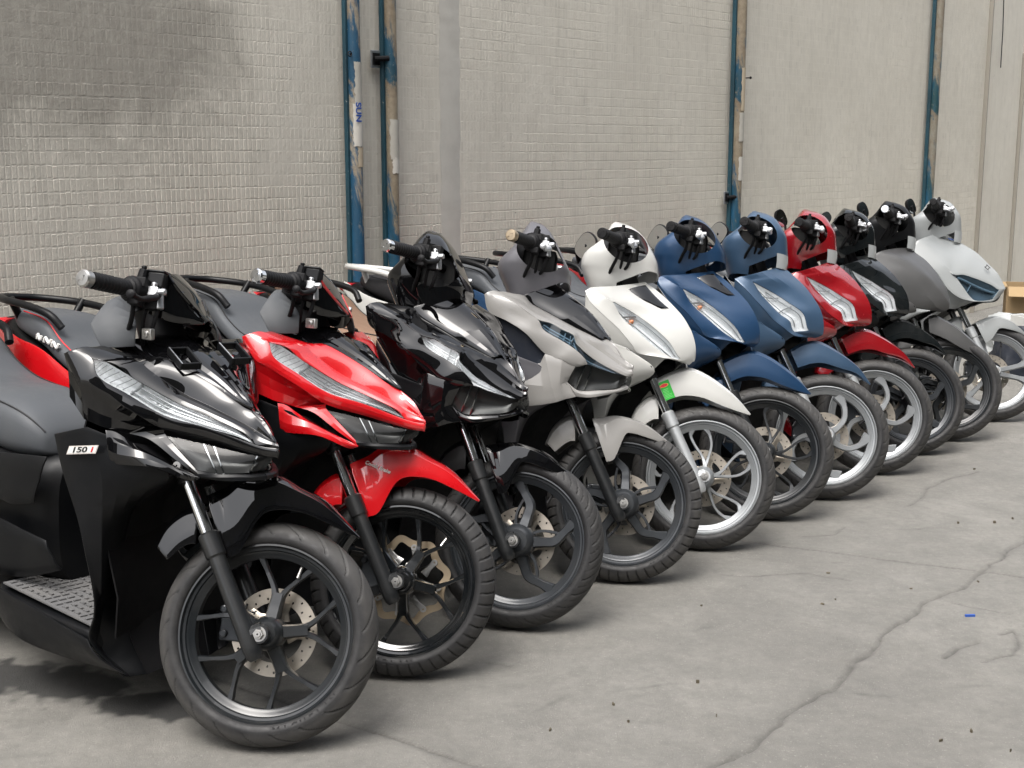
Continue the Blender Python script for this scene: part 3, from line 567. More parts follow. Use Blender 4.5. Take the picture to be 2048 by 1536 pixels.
def spoke(g,pts,wid,th,top=.72):
    """bar in the wheel plane along (angle, radius) points, chamfered on both faces"""
    P=[np.array((r*math.cos(a),r*math.sin(a))) for a,r in pts]; P=catmull(P,5); W_=np.interp(np.linspace(0,1,len(P)),np.linspace(0,1,len(wid)),wid)
    T_=np.interp(np.linspace(0,1,len(P)),np.linspace(0,1,len(th)),th) if hasattr(th,'__len__') else np.full(len(P),th)
    rings=[]
    for i,p in enumerate(P):
        d=P[min(i+1,len(P)-1)]-P[max(i-1,0)]; d/=np.linalg.norm(d); nrm=np.array((-d[1],d[0])); w2=W_[i]/2; t2=T_[i]/2
        prof=[(-w2,-t2*.55),(-w2*top,-t2),(w2*top,-t2),(w2,-t2*.55),(w2,t2*.55),(w2*top,t2),(-w2*top,t2),(-w2,t2*.55)]
        rings.append([(p[0]+nrm[0]*a,b,p[1]+nrm[1]*a) for a,b in prof])
    g.grid(rings,closed=True)
def rim_mesh(kind):
    g=G(); o=[(.1995,.030),(.1985,.0335),(.1945,.034),(.1925,.030),(.1905,.0265),(.1850,.0255),(.1825,.0215),(.1795,.0205),(.1755,.0165),(.1705,.0145),(.1665,.0115),(.1660,0)]
    g.lathe(o+[(r,-y) for r,y in reversed(o[:-1])],96)
    hubr=.036 if kind!='B' else .047
    g.lathe([(.012,-.044),(hubr*.7,-.044),(hubr*.8,-.040),(hubr,-.030),(hubr+.004,-.012),(hubr+.004,.012),(hubr,.030),(hubr*.8,.04),(.012,.042)],40)
    for k in range(5):
        a=2*math.pi*k/5+.35
        if kind=='A':
            spoke(g,[(a,.03),(a,.062),(a,.092)],[.034,.030,.030],[.044,.034,.028])
            for s in (-1,1): spoke(g,[(a+s*.06,.078),(a+s*.16,.105),(a+s*.29,.140),(a+s*.36,.171)],[.017,.012,.010,.016],[.026,.022,.020,.024])
        elif kind=='B':
            spoke(g,[(a,.035),(a+.06,.075),(a+.10,.108),(a+.30,.140),(a+.42,.171)],[.036,.030,.029,.024,.036],[.05,.034,.028,.026,.03])
            spoke(g,[(a+.58,.04),(a+.50,.075),(a+.34,.108),(a+.26,.125)],[.012,.009,.009,.010],.02)
        elif kind=='C':
            spoke(g,[(a,.03),(a+.30,.07),(a+.52,.115),(a+.56,.150),(a+.50,.171)],[.016,.0105,.0095,.011,.024],[.04,.024,.02,.02,.026])
            spoke(g,[(a+.18,.03),(a+.02,.07),(a+.02,.115),(a+.12,.150),(a+.22,.171)],[.016,.0105,.0095,.011,.022],[.04,.024,.02,.02,.026])
        elif kind=='D':
            spoke(g,[(a,.028),(a+.02,.065),(a+.16,.105),(a+.42,.142),(a+.66,.171)],[.034,.024,.022,.024,.050],[.05,.034,.028,.028,.032])
    if kind=='F':
        for k in range(3):
            a=2*math.pi*k/3+.12
            for s in (-1,1): spoke(g,[(a+s*.30,.03),(a+s*.24,.085),(a+s*.24,.135),(a+s*.27,.172)],[.030,.024,.024,.038],[.05,.03,.028,.03])
    return g.mesh('rim',35)
def disc_mesh():
    g=G(); cells=32; ri,ro=.068,.100
    for c in range(cells):
        a0,a1=2*math.pi*c/cells,2*math.pi*(c+1)/cells; am=(a0+a1)/2; rm=(ri+ro)/2+(.0065 if c%2 else -.0065)
        rc=(ri+ro)/2; b=[(ri,a0),(ri,am),(ri,a1),(rc,a1),(ro,a1),(ro,am),(ro,a0),(rc,a0)]
        hc=np.array((rm*math.cos(am),rm*math.sin(am)))
        vb=[]; vh=[]
        for r,a in b:
            p=np.array((r*math.cos(a),r*math.sin(a))); d=p-hc; d/=np.linalg.norm(d); h_=hc+d*.0030; vb.append((p[0],0,p[1])); vh.append((h_[0],0,h_[1]))
        g.add(vb+vh,[(i,(i+1)%8,8+(i+1)%8,8+i) for i in range(8)])
    for k in range(5):
        spoke(g,[(2*math.pi*k/5,.03),(2*math.pi*k/5+.2,.05),(2*math.pi*k/5+.25,.072)],[.03,.018,.022],.006)
    return g.mesh('brake_disc',30,merge=.0003)
def petal_mesh():
    g=G(); n=240; ring=[]
    for i in range(n):
        a=2*math.pi*i/n; w_=.5+.5*math.cos(8*a); ro=.108+.014*w_**1.3; ri=.088+.015*w_**2.2
        ring.append((a,ri,ro))
    gg=[[(r[k]*math.cos(r[0]),0,r[k]*math.sin(r[0])) for k in (1,2)] for r in ring+[ring[0]]]; g.grid(gg)
    return g.mesh('brake_disc',30,merge=.0003)
def carrier_mesh():
    g=G()
    for k in range(8):
        a=2*math.pi*k/8+.39; g.lathe([(.003,-.006),(.0085,-.006),(.0085,.006),(.003,.006)],14,(.090*math.cos(a),0,.090*math.sin(a)))
        spoke(g,[(a-.25,.05),(a-.08,.07),(a,.088)],[.022,.013,.016],.006)
    return g.mesh('disc_carrier',30)
def nut_mesh():
    g=G(); g.lathe([(.002,-.101),(.0065,-.101),(.0075,-.0995),(.0075,-.095)],12); g.lathe([(.0035,-.0985),(.0108,-.0985),(.0118,-.0965),(.0118,-.090)],6); g.lathe([(.003,-.0905),(.0165,-.0905),(.0165,-.0875)],24)
    return g.mesh('axle_nut',25)
# -- lamps
def lens_parts(key,g,side,rib=.0009,rn=95):
    """outer lens, ribbed reflector bowl behind it"""
    def mk(): return gridmesh('headlight',g,False,-.0012,25,side=side)
    def rf():
        a,b=g.shape[:2]; nn=normals_grid(g); v=np.linspace(0,1,a)[:,None]; u=np.linspace(0,1,b)[None,:]
        d=.004+.020*(np.sin(math.pi*v)**.7)*(np.sin(math.pi*np.clip(u*1.0,0,1))**.5)+rib*np.sin(u*rn)*(np.sin(math.pi*v)**.5)
        return gridmesh('reflector',g-nn*d[:,:,None],False,0,20,side=side)
    return cached((key,'lens',side),mk),cached((key,'refl',side),rf)
def lens_detail(key,g,side,rows,cols,depth=.009):
    def mk():
        o=G(); nn=normals_grid(g); a,b=g.shape[:2]; q=g-nn*depth
        def pt(v,u):
            i,j=v*(a-1),u*(b-1); i0,j0=min(int(i),a-2),min(int(j),b-2); fi,fj=i-i0,j-j0
            return (q[i0,j0]*(1-fi)*(1-fj)+q[i0+1,j0]*fi*(1-fj)+q[i0,j0+1]*(1-fi)*fj+q[i0+1,j0+1]*fi*fj)
        for v,u0,u1,r in rows: o.tube([pt(v,u) for u in np.linspace(u0,u1,14)],r,6)
        for u,v0,v1,du,r in cols: o.tube([pt(v,u+du*(v-v0)) for v in np.linspace(v0,v1,6)],r,6)
        if side: o.v=mir(o.v)
        return o.mesh('light_guide',40)
    return cached((key,'guide',side),mk)
GUIDE={'A_lens':([(.30,.30,.97,.0030),(.72,.34,.90,.0022),(.5,.40,.85,.0016)],[(.30,.08,.92,.05,.0035)]+[(.05+.03*k,.1,.9,.06,.0010) for k in range(8)]+[(.50+.045*k,.30,.72,.05,.0014) for k in range(9)]),
 'B_slit':([(.5,.10,.95,.0024),(.25,.1,.5,.0016)],[(.30,.1,.9,.04,.0025),(.36,.1,.9,.04,.0015)]),
 'C':([(.22,.10,.92,.0022),(.78,.25,.95,.0018)],[(.24,.08,.92,.10,.0035)]),
 'D':([(.25,.12,.9,.0020),(.75,.2,.95,.0020)],[(.26,.08,.92,.12,.0022),(.50,.1,.9,.10,.0026)]),
 'F':([(.62,.15,.95,.006)],[(.4,.1,.6,.1,.002)])}
# -- generic solids
def loft_x(secs,n=28,e=2.6,name='body',ends=True,sub=3):
    """sections (x, zbottom, ztop, halfwidth) lofted along x"""
    S=catmull(np.array(secs,float),sub); rings=[]
    for x,zb,zt,w_ in S:
        cz=(zb+zt)/2; hz=(zt-zb)/2; r=[]
        for k in range(n):
            a=2*math.pi*k/n; c,s=math.cos(a),math.sin(a)
            r.append((x,w_*math.copysign(abs(c)**(2/e),c),cz+hz*math.copysign(abs(s)**(2/e),s)))
        rings.append(r)
    g=G(); g.grid(rings,closed=True)
    if ends:
        m=len(rings); g.f.append(tuple(range(n))[::-1]); g.f.append(tuple((m-1)*n+k for k in range(n)))
    return g.mesh(name,42)
HOODS={ # z, rear x, front x, half width
 'B':[(.850,-.452,-.255,.100),(.885,-.462,-.252,.110),(.92,-.482,-.254,.120),(.955,-.500,-.262,.130),(.985,-.497,-.264,.138),(1.03,-.460,-.290,.140),(1.07,-.440,-.315,.122),(1.105,-.428,-.338,.09),(1.132,-.418,-.366,.05),(1.142,-.412,-.385,.018)],
 'C':[(.845,-.47,-.25,.095),(.88,-.485,-.235,.110),(.915,-.503,-.230,.120),(.945,-.513,-.234,.130),(.985,-.503,-.243,.14),(1.03,-.455,-.270,.142),(1.065,-.435,-.296,.126),(1.095,-.425,-.330,.09),(1.113,-.415,-.362,.05),(1.121,-.405,-.378,.018)],
 'D':[(.85,-.448,-.235,.095),(.885,-.462,-.222,.108),(.92,-.48,-.218,.118),(.95,-.49,-.221,.128),(.99,-.487,-.227,.14),(1.03,-.445,-.236,.142),(1.07,-.415,-.262,.13),(1.10,-.400,-.285,.10),(1.122,-.385,-.318,.055),(1.133,-.372,-.345,.018)]}
def hood_pt(kind,z,a):
    H_=HOODS[kind]; zs=[h[0] for h in H_]; xr=np.interp(z,zs,[h[1] for h in H_]); xf=np.interp(z,zs,[h[2] for h in H_]); w_=np.interp(z,zs,[h[3] for h in H_])
    c,s=math.cos(a),math.sin(a); e=2/3.8
    return ((xr+xf)/2+(xf-xr)/2*math.copysign(abs(c)**e,c),w_*math.copysign(abs(s)**e,s),z)
def hood_mesh(kind):
    H_=catmull(np.array(HOODS[kind]),5); n=56; rings=[]
    for z,xr,xf,w_ in H_:
        r=[]
        for k in range(n):
            a=2*math.pi*k/n; c,s=math.cos(a),math.sin(a); e=2/3.8
            fx=math.copysign(abs(c)**e,c); r.append(((xr+xf)/2+(xf-xr)/2*fx,w_*math.copysign(abs(s)**e,s)*(1-.12*max(0,fx)),z+.006*max(0,-fx)))
        rings.append(r)
    g=G(); g.grid(rings,closed=True); g.f.append(tuple((len(rings)-1)*n+k for k in range(n)))
    me=g.mesh('handlebar_cover',35); o=bpy.data.objects.new('tmp_hood',me); COL.objects.link(o)
    s=o.modifiers.new('s','SOLIDIFY'); s.thickness=.005; s.offset=-1
    cg=G(); n2=40
    cg.grid([[(-.358+.078*math.cos(2*math.pi*k/n2)-.25*.066*math.sin(2*math.pi*k/n2),y,1.022+.066*math.sin(2*math.pi*k/n2)) for k in range(n2)] for y in (-.3,-.062)],closed=True)
    cg.f.append(tuple(range(n2))[::-1]); cg.f.append(tuple(n2+k for k in range(n2)))
    k=len(cg.v); cg.add(mir(cg.v),[tuple(reversed(f)) for f in cg.f])
    nt_=[(-.375,.80),(-.10,.80),(-.10,.958),(-.27,.938),(-.375,.885)]
    cg.add([(x,-.25,z) for x,z in nt_]+[(x,.25,z) for x,z in nt_],[(0,1,2,3,4),(9,8,7,6,5)]+[(j,5+j,5+(j+1)%5,(j+1)%5) for j in range(5)])
    cm=cg.mesh('cut',None); bm=bmesh.new(); bm.from_mesh(cm); bmesh.ops.recalc_face_normals(bm,faces=bm.faces); bm.to_mesh(cm); bm.free()
    c=bpy.data.objects.new('tmp_cut',cm); COL.objects.link(c)
    b=o.modifiers.new('b','BOOLEAN'); b.operation='DIFFERENCE'; b.object=c; b.solver='EXACT'
    bpy.context.view_layer.update()
    out=bpy.data.meshes.new_from_object(o.evaluated_get(bpy.context.evaluated_depsgraph_get()))
    bpy.data.objects.remove(o); bpy.data.objects.remove(c)
    out.materials.clear(); out.materials.append(None); out.shade_smooth(); out.set_sharp_from_angle(angle=R(35)); out.name='handlebar_cover'
    return out
def fender_grid(key):
    lo,ce=[np.array(r)/1000. for r in NET[key]]
    mid=lo+(ce-lo)*.80; mid[:,1]=np.minimum(lo[:,1]*.99,ce[:,1]); top=lo+(ce-lo)*.955; top[:,1]=lo[:,1]*.62
    top[:,1]=np.maximum(top[:,1],mid[:,1]); top[:,1]=np.minimum(top[:,1],ce[:,1])
    c2=ce.copy(); c2[:,1]=0
    return [r*1000 for r in (lo,mid,top,c2)]
FORK0=Vector((-.004,0,.200)); FORK1=Vector((-.212,0,.562)); FD=(FORK1-FORK0).normalized()
def fork_meshes():
    out={}
    for s,nm in ((-1,'r'),(1,'l')):
        y=s*.078; L=lambda t:(FORK0.x+FD.x*t,y,FORK0.z+FD.z*t)
        g=G(); g.tube([L(-.008),L(0),L(.02),L(.07),L(.20),L(.235),L(.24),L(.29),L(.295)],[.013,.019,.0215,.0205,.0195,.0195,.0235,.0235,.018],20)
        g.tube([(.0,y-.012,.25),(.0,y+.012,.25)],.021,18)
        g.tube([L(.05),(.004,y,.262)],[.018,.016],10)
        out['slider_'+nm]=g.mesh('fork_leg',35)
        g=G(); g.tube([L(.28),L(.50)],.0150,18); out['tube_'+nm]=g.mesh('fork_tube',35)
    g=G(); 
    L0=lambda t,y:(FORK0.x+FD.x*t,y,FORK0.z+FD.z*t)
    g.tube([L0(.455,-.10),L0(.455,.10)],.026,14); g.tube([L0(.44,0),L0(.62,0)],.024,14)
    for s in (-1,1): g.tube([L0(.42,s*.078),L0(.50,s*.078)],.021,14)
    out['yoke']=g.mesh('fork_yoke',35)
    g=G(); g.lathe([(.002,-.118),(.009,-.118),(.011,-.113),(.011,-.105)],14,L0(.455,0)); out['yoke_bolt']=g.mesh('bolt',30)
    return out
def bar_meshes(dz=0.0,dx=0.0,hood=True):
    out={}; O=Vector((dx,0,dz))
    for s,nm in ((-1,'r'),(1,'l')):
        e=Vector((-.424,s*.313,1.004))+O; i=Vector((-.386,s*.195,1.018))+O; d=(e-i)
        g=G(); N=44; g.tube([i+d*k/N for k in range(N+1)],[.0178+(.0013 if (k%4<2) else 0)+(.005 if k<3 else 0) for k in range(N+1)],18); out['grip_'+nm]=g.mesh('grip',30)
        g=G(); dn=d.normalized(); g.tube([e,e+dn*.004,e+dn*.006,e+dn*.022,e+dn*.026,e+dn*.027,e+dn*.0255],[.0135,.0170,.0190,.0190,.0160,.0060,.0058],20); out['end_'+nm]=g.mesh('bar_end',30)
        g=G(); j=i-dn*.05; g.tube([i+dn*.004,i-dn*.004,i-dn*.03,j,j-dn*.03],[.022,.030,.031,.028,.018],16); g.tube([j,Vector((-.345,0,1.01))+O],.0135,12)
        g.box(tuple(i-dn*.02+Vector((.014,0,.016))),(.030,.040,.022)); g.box(tuple(i-dn*.06+Vector((.02,0,-.02))),(.030,.028,.04)); g.tube([i-dn*.035+Vector((.0,0,.012)),i-dn*.035+Vector((.004,0,.050))],[.013,.010],10); g.tube([i-dn*.035+Vector((.004,0,.050)),i-dn*.035+Vector((.004,0,.058))],.0065,8)
        g.box(tuple(i-dn*.012+Vector((.012,0,-.026))),(.026,.034,.020)); g.box(tuple(i-dn*.075+Vector((.012,0,.020))),(.036,.030,.028)); out['housing_'+nm]=g.mesh('switch_housing',35)
        a=i-dn*.045+Vector((.038,0,-.006)); b=e+Vector((.095,s*-.01,-.022))
        g=G(); m1=a+(b-a)*.35+Vector((.012,0,-.004)); m2=a+(b-a)*.75+Vector((.004,0,-.008)); g.tube([tuple(p) for p in catmull([a,m1,m2,b],4)]+[tuple(b+(b-m2).normalized()*k) for k in (.004,.010,.016,.019)],[.0085]*2+[.0075]*5+[.0062]*6+[.0085,.0105,.0095,.004],12); out['lever_'+nm]=g.mesh('brake_lever',40)
        c=a+Vector((-.006,s*.004,.004))
        g=G(); g.box(tuple(c),(.026,.040,.022)); g.tube([c+Vector((.004,-s*.016,.0)),c+Vector((.010,-s*.016,-.034))],.0105,12); g.tube([c+Vector((.0,s*.010,.008)),c+Vector((.0,s*.010,.022))],.007,10); g.tube([c+Vector((.012,s*.012,.0)),c+Vector((.03,s*.014,.002))],.008,10); out['cylinder_'+nm]=g.mesh('master_cylinder',32)
        g=G()
        h0=c+Vector((.008,-s*.016,-.03))
        g.tube([tuple(p) for p in catmull([h0,h0+Vector((-.012,-s*.01,-.05)),Vector((-.37,s*.085,.915))+O,Vector((-.33,s*.05,.84))+O],5)],.0055,8)
        g.tube([tuple(p) for p in catmull([i-dn*.03+Vector((-.004,0,-.02)),i-dn*.035+Vector((-.006,0,-.06)),Vector((-.405,s*.10,.90))+O,Vector((-.36,s*.05,.83))+O],5)],.0058,8); g.tube([tuple(p) for p in catmull([i-dn*.06+Vector((.01,0,-.02)),i-dn*.06+Vector((.004,0,-.07)),Vector((-.37,s*.09,.90))+O,Vector((-.34,s*.06,.84))+O],5)],.0048,8); out['hose_'+nm]=g.mesh('cable',40)
    g=G(); g.box(tuple(Vector((-.345,-.135,1.052))+O),(.040,.046,.034)); g.box(tuple(Vector((-.345,-.135,1.0715))+O),(.043,.050,.006)); out['reservoir']=g.mesh('fluid_reservoir',30)
    return out
# -- loads of shared meshes for one model
def A(k,**kw): return patch(NET[k],**kw)
TREAD={}
def build(i,spec):
    loc,label,col=spec['loc'],spec['label'],spec['body']
    mdl=spec['model']; st=steer(spec.get('steer',26))
    root=thing('scooter',label,'scooter',Matrix.Translation(Vector(loc))@Matrix.Rotation(R(-spec.get('a',31)),4,'Z')@Matrix.Rotation(R(-spec.get('lean',7)),4,'X')@Matrix.Rotation(R(spec.get('pitch',0)),4,'Y')@Matrix.Scale(spec.get('scale',1),4),'scooters parked in a row')
    body=M[col]; trim=M[spec.get('trim','plastic')]; 
    def part(name,me,mat,parent=root,mx=None,**k): return ob(name,me,mat,parent,mx,**k)
    def part_lr(name,key,fn,mat,**k):
        for s_ in (0,1): part(name,cached((key,s_),lambda:fn(s_)),mat,**k)
    # front wheel
    wk,wm=spec['wheel']; wmx=st@Matrix.Translation((0,0,.25))@Matrix.Rotation(spec.get('spin',0),4,'Y')
    rim=part('front_wheel',cached(('rim',wk),lambda:rim_mesh(wk)),M[wm],mx=wmx)
    part('tyre',cached(('tyre',spec['tyre']),lambda:tyre_mesh(spec['tyre'])),M[spec.get('rubber','rubber')],rim)
    dm=Matrix.Translation((0,.050,0))
    if spec.get('petal'):
        dk=part('brake_disc',cached('petal',petal_mesh),M['bronze'],rim,dm,solid=.004); part('disc_carrier',cached('carrier',carrier_mesh),M['steel'],rim,dm)
    else: dk=part('brake_disc',cached('disc',disc_mesh),M['disc'],rim,dm,solid=.004)
    g=cached('valve',lambda:(lambda g:(g.tube([(.03,.0,.164),(.031,-.012,.150),(.031,-.016,.135)],[.004,.0035,.004],8),g.mesh('valve_stem'))[1])(G())); part('valve_stem',g,M['steel'] if i<3 else M['matte'],rim)
    part('axle_nut',cached('nut',nut_mesh),M['steel'],mx=st@Matrix.Translation((0,0,.25)))
    def cal():
        g=G(); g.box((-.098,.058,.262),(.055,.040,.085)); g.box((-.07,.058,.27),(.05,.03,.05)); g.tube([(-.12,.03,.29),(-.12,.085,.29)],.010,10); g.tube([(-.115,.03,.235),(-.115,.085,.235)],.010,10); return g.mesh('brake_caliper',30)
    part('brake_caliper',cached('caliper',cal),M[spec.get('caliper','rimgrey')],mx=st,bevel=.004)
    # fork
    fk=cached('fork',fork_meshes); fm=M[spec.get('fork','forkblack')]
    for n_ in 'rl':
        part('fork_leg',fk['slider_'+n_],fm,mx=st); part('fork_tube',fk['tube_'+n_],M['chrome'],mx=st)
    part('fork_yoke',fk['yoke'],M['matte'],mx=st); part('bolt',fk['yoke_bolt'],M['steel'],mx=st)
    # front fender with the lobe behind the fork
    fkey=spec.get('fend',mdl)+'_fend'
    part('front_fender',cached(fkey,lambda:gridmesh('front_fender',patch(fender_grid(fkey),4,2),True,0,22)),body,mx=st,solid=.004,bevel=.0022)
    def lobe():
        top=[[(-185,0,522),(-222,0,506),(-257,0,466),(-274,0,408)],[(-185,-45,512),(-219,-46,498),(-253,-47,460),(-270,-47,408)],[(-184,-60,498),(-214,-61,486),(-246,-62,453),(-263,-62,410)],[(-176,-66,428),(-194,-67,425),(-214,-67,409),(-236,-66,386)]]
        return gridmesh('fender_rear',patch(top,4,2),True,0,24)
    part('fender_rear',cached('lobe',lobe),body if spec.get('loberoof',True) else M['plastic'],mx=st,solid=.004,bevel=.002)
    # handlebar
    bs=spec.get('bar',(0,0)); bk=cached(('bar',bs),lambda:bar_meshes(*bs))
    for n_ in 'rl':
        part('grip',bk['grip_'+n_],M['griprubber'],mx=st); part('bar_end',bk['end_'+n_],M[spec.get('barend','matte')],mx=st)
        part('switch_housing',bk['housing_'+n_],M['matte'],mx=st,bevel=.003); part('brake_lever',bk['lever_'+n_],M['matte' if i<4 else 'alloy'],mx=st)
        part('master_cylinder',bk['cylinder_'+n_],M['alloy'],mx=st,bevel=.003); part('cable',bk['hose_'+n_],M['matte'],mx=st)
    # apron
    if mdl=='A':
        part('front_cowl',cached('A_cowl',lambda:gridmesh('front_cowl',A('A_low',n=9,cross=3,bulge=.003),True,0,13)),body,solid=.004,bevel=.0025)
        part('nose_cowl',cached('A_nose',lambda:gridmesh('nose_cowl',A('A_up',n=9,cross=3,bulge=.003),True,0,13)),body,solid=.004,bevel=.0025)
        part('top_garnish',cached('A_garn',lambda:gridmesh('top_garnish',A('A_garn',n=9,cross=3,bulge=.004),True,.001,13)),M['gloss_black'],solid=.004,bevel=.002)
        part_lr('cowl_side','A_side',lambda s_:gridmesh('cowl_side',A('A_side',n=9,cross=3,bulge=-.006,lin=True),False,-.001,13,side=s_),body,solid=.003)
        part_lr('lower_wing','A_wing',lambda s_:gridmesh('lower_wing',A('A_wing',n=9,cross=3,bulge=.006),False,.001,13,side=s_),body,solid=.004,bevel=.003)
        part_lr('lamp_surround','A_surr',lambda s_:gridmesh('lamp_surround',A('A_surr',n=9,cross=2,bulge=.002),False,0,13,side=s_),body,solid=.003)
        part('chin',cached('A_chin',lambda:gridmesh('chin',A('A_chin',n=9,cross=3,bulge=.006),True,0,13)),M['plastic'],solid=.003)
        lens='A_lens'; lamp='A_lamp'
    elif mdl=='B':
        part_lr('front_cowl','B_cowl',lambda s_:gridmesh('front_cowl',A('B_low',n=9,cross=3,bulge=.003),False,0,13,side=s_),body,solid=.004,bevel=.0025)
        part('nose_cowl',cached('B_nose',lambda:gridmesh('nose_cowl',A('B_up',n=9,cross=3,bulge=.003),True,0,13)),body,solid=.004,bevel=.0025)
        part('top_garnish',cached('B_garn',lambda:gridmesh('top_garnish',A('B_garn',n=9,cross=3,bulge=.004),True,.001,13)),M['gloss_black'],solid=.004,bevel=.002)
        part('nose_centre',cached('B_ch',lambda:gridmesh('nose_centre',A('B_chinup',n=9,cross=2),True,-.002,13)),body,solid=.003)
        part_lr('side_intake','B_int',lambda s_:gridmesh('side_intake',A('B_intake',n=9,cross=3,bulge=-.004,lin=True),False,-.004,13,side=s_),M[spec.get('intake','navy')],solid=.003)
        part_lr('cowl_side','B_side',lambda s_:gridmesh('cowl_side',A('B_side',n=9,cross=3,bulge=.0,lin=True),False,0,13,side=s_),body,solid=.004,bevel=.003)
        part('chin',cached('B_chin',lambda:gridmesh('chin',A('B_chin',n=9,cross=3,bulge=.004),True,0,13)),body,solid=.004,bevel=.002)
        lens='B_slit'; lamp='B_lamp'
    else:
        gk=cached(mdl+'_grid',lambda:np.vstack([patch(NET[mdl+'_net'][:2],5,4)[:-1],patch_smooth(NET[mdl+'_net'][1:],5,4)])); nn=5; mm=4
        lo,hi={'C':(2,6),'D':(2,6),'E':(99,99),'F':(3,7)}[mdl]
        lc=lambda a,b:(mm<=a<2*mm) and (lo*nn<=b<hi*nn)
        part('front_cowl',cached(mdl+'_cowl',lambda:gridmesh('front_cowl',gk,True,0,13,cells=lambda a,b:not lc(a,b))),body,solid=.004,bevel=.002)
        if lo<90:
            lg=gk[mm:2*mm+1,lo*nn:hi*nn+1]
            for s in (0,1):
                le,rf=lens_parts(mdl,lg,s,.0004,60); h_=part('headlight',le,M['bluelens' if mdl=='F' else 'lens']); part('reflector',rf,M['darkreflector' if mdl=='F' else 'reflector'],h_); part('light_guide',lens_detail(mdl,lg,s,*GUIDE[mdl]),M['guide'],h_)
                if mdl=='C':
                    c=lg[mm//2,len(lg[0])//3]; cy=c[1]*(1 if s==0 else -1); gb=G(); gb.tube([(c[0]-.016,cy*.97,c[2]-.012),(c[0]-.006,cy*.97,c[2]-.006),(c[0]-.001,cy*.97,c[2]-.003)],[.009,.008,.003],10); part('bulb',gb.mesh('bulb',40),M['amber'],h_)
        if mdl in 'CD' :
            def gmk():
                if mdl=='C': return gridmesh('top_garnish',A('C_garn',n=4,cross=4,bulge=.004),True,.004,24)
                return None
            gm_=cached(mdl+'_g',gmk)
            if gm_: part('top_garnish',gm_,M['gloss_black'],solid=.003,bevel=.001)
        # skirt under the wing
        def skirt(s_):
            r0=np.array(NET[mdl+'_net'][0],float); r0=r0[:7]; r1=r0.copy(); r1[:,2]=np.minimum(r0[:,2]-25,np.linspace(690,600,len(r0))); r1[:,1]*=.93; r1[:,0]-=np.linspace(10,60,len(r0))
            r2=r1.copy(); r2[:,2]-=np.linspace(60,15,len(r0)); r2[:,1]*=.97; r2[:,0]-=np.linspace(0,30,len(r0))
            return gridmesh('lower_cowl',patch([r0,r1,r2],4,3,-.003),False,-.001,24,side=s_)
        part_lr('lower_cowl',mdl+'_skirt',skirt,body,solid=.004,bevel=.002)
        lens=lamp=None
        if mdl=='E':
            for s in (0,1): part('turn_signal',cached(('E_sig',s),lambda:gridmesh('turn_signal',A('E_sig',n=4,cross=4,bulge=.008),False,0,24,side=s)),M['lightlens'],solid=.004)
    if lens:
        lg=cached(lens,lambda:patch(NET[lens],6,8,.0)); 
        for s in (0,1):
            le,rf=lens_parts(lens,lg,s); h_=part('headlight',le,M['lens' if mdl=='A' else 'bluelens' if i==4 else 'lens']); part('reflector',rf,M['reflector' if mdl=='A' else 'darkreflector' if i==4 else 'reflector'],h_); part('light_guide',lens_detail(lens,lg,s,*GUIDE[lens]),M['guide'],h_)
        lg2=cached(lamp,lambda:patch(NET[lamp],6,8,.004))
        for s in (0,1):
            le,rf=lens_parts(lamp,lg2,s,0.0,1); h_=part('lower_lamp',le,M['smoked']); part('reflector',rf,M['darkreflector'],h_)
            for j in ((7,9,18) if mdl=='A' else (5,8)):
                def fins():
                    g=G(); nn_=normals_grid(lg2)
                    c=lg2[:,j]; n2=nn_[:,j]; a=c-n2*.002; b=c-n2*.012; d=(lg2[:,j+1]-lg2[:,j]); d=d/np.linalg.norm(d,axis=1,keepdims=True)*.0016
                    g.grid(np.stack([a-d,a+d],0)); g.grid(np.stack([a+d,b+d],0)); g.grid(np.stack([a-d,b-d],0))
                    if s: g.v=mir(g.v)
                    return g.mesh('divider',30)
                part('divider',cached((lamp,'fin',s,j),fins),M['chrome'],h_)
    # leg shield, wheel well, filler behind the nose
    part_lr('leg_shield','leg',lambda s_:gridmesh('leg_shield',A('A_leg',n=9,cross=4,bulge=.002),False,0,13,side=s_),M[spec.get('leg','plastic')],solid=.005,bevel=.003)
    def well():
        f=NET['A_leg'][2]; c=[(-200,0,640),(-240,0,600),(-322,0,520),(-352,0,420),(-358,0,350),(-352,0,280),(-338,0,200),(-300,0,128)]
        return gridmesh('wheel_well',patch([f,c],4,4,.0),True,-.002,40)
    part('wheel_well',cached('well',well),M['matte'],solid=.003)
    part('inner_frame',cached('filler',lambda:loft_x([(-.385,.36,.80,.13),(-.36,.42,.81,.145),(-.30,.56,.77,.125),(-.22,.63,.74,.085),(-.14,.655,.71,.05)],name='inner_frame')),M['matte'])
    def inner():
        g=G(); rows=[]
        for z,x,w_ in ((.86,-.39,.17),(.70,-.40,.215),(.50,-.355,.205),(.32,-.335,.18),(.22,-.36,.17)):
            rows.append([(x+.05*(abs(k/6-1))**2,w_*(k/6-1),z) for k in range(13)])
        g.grid(rows); return g.mesh('inner_panel',50)
    part('inner_panel',cached('inner',inner),M['matte'],solid=.004)
    part('steering_neck',cached('neck',lambda:(lambda g:(g.tube([(-.30,0,.80),(-.345,0,.88),(-.385,0,.97)],[.06,.055,.05],18),g.mesh('steering_neck',40))[1])(G())),M['matte'],mx=st)
    # floor, skirts, seat and tail
    def floor():
        return loft_x([(-.36,.19,.225,.185),(-.40,.185,.235,.195),(-.60,.19,.25,.20),(-.72,.20,.262,.195),(-.78,.22,.275,.17)],n=32,e=7,name='floorboard')
    fl=part('floorboard',cached('floor',floor),M['plastic'])
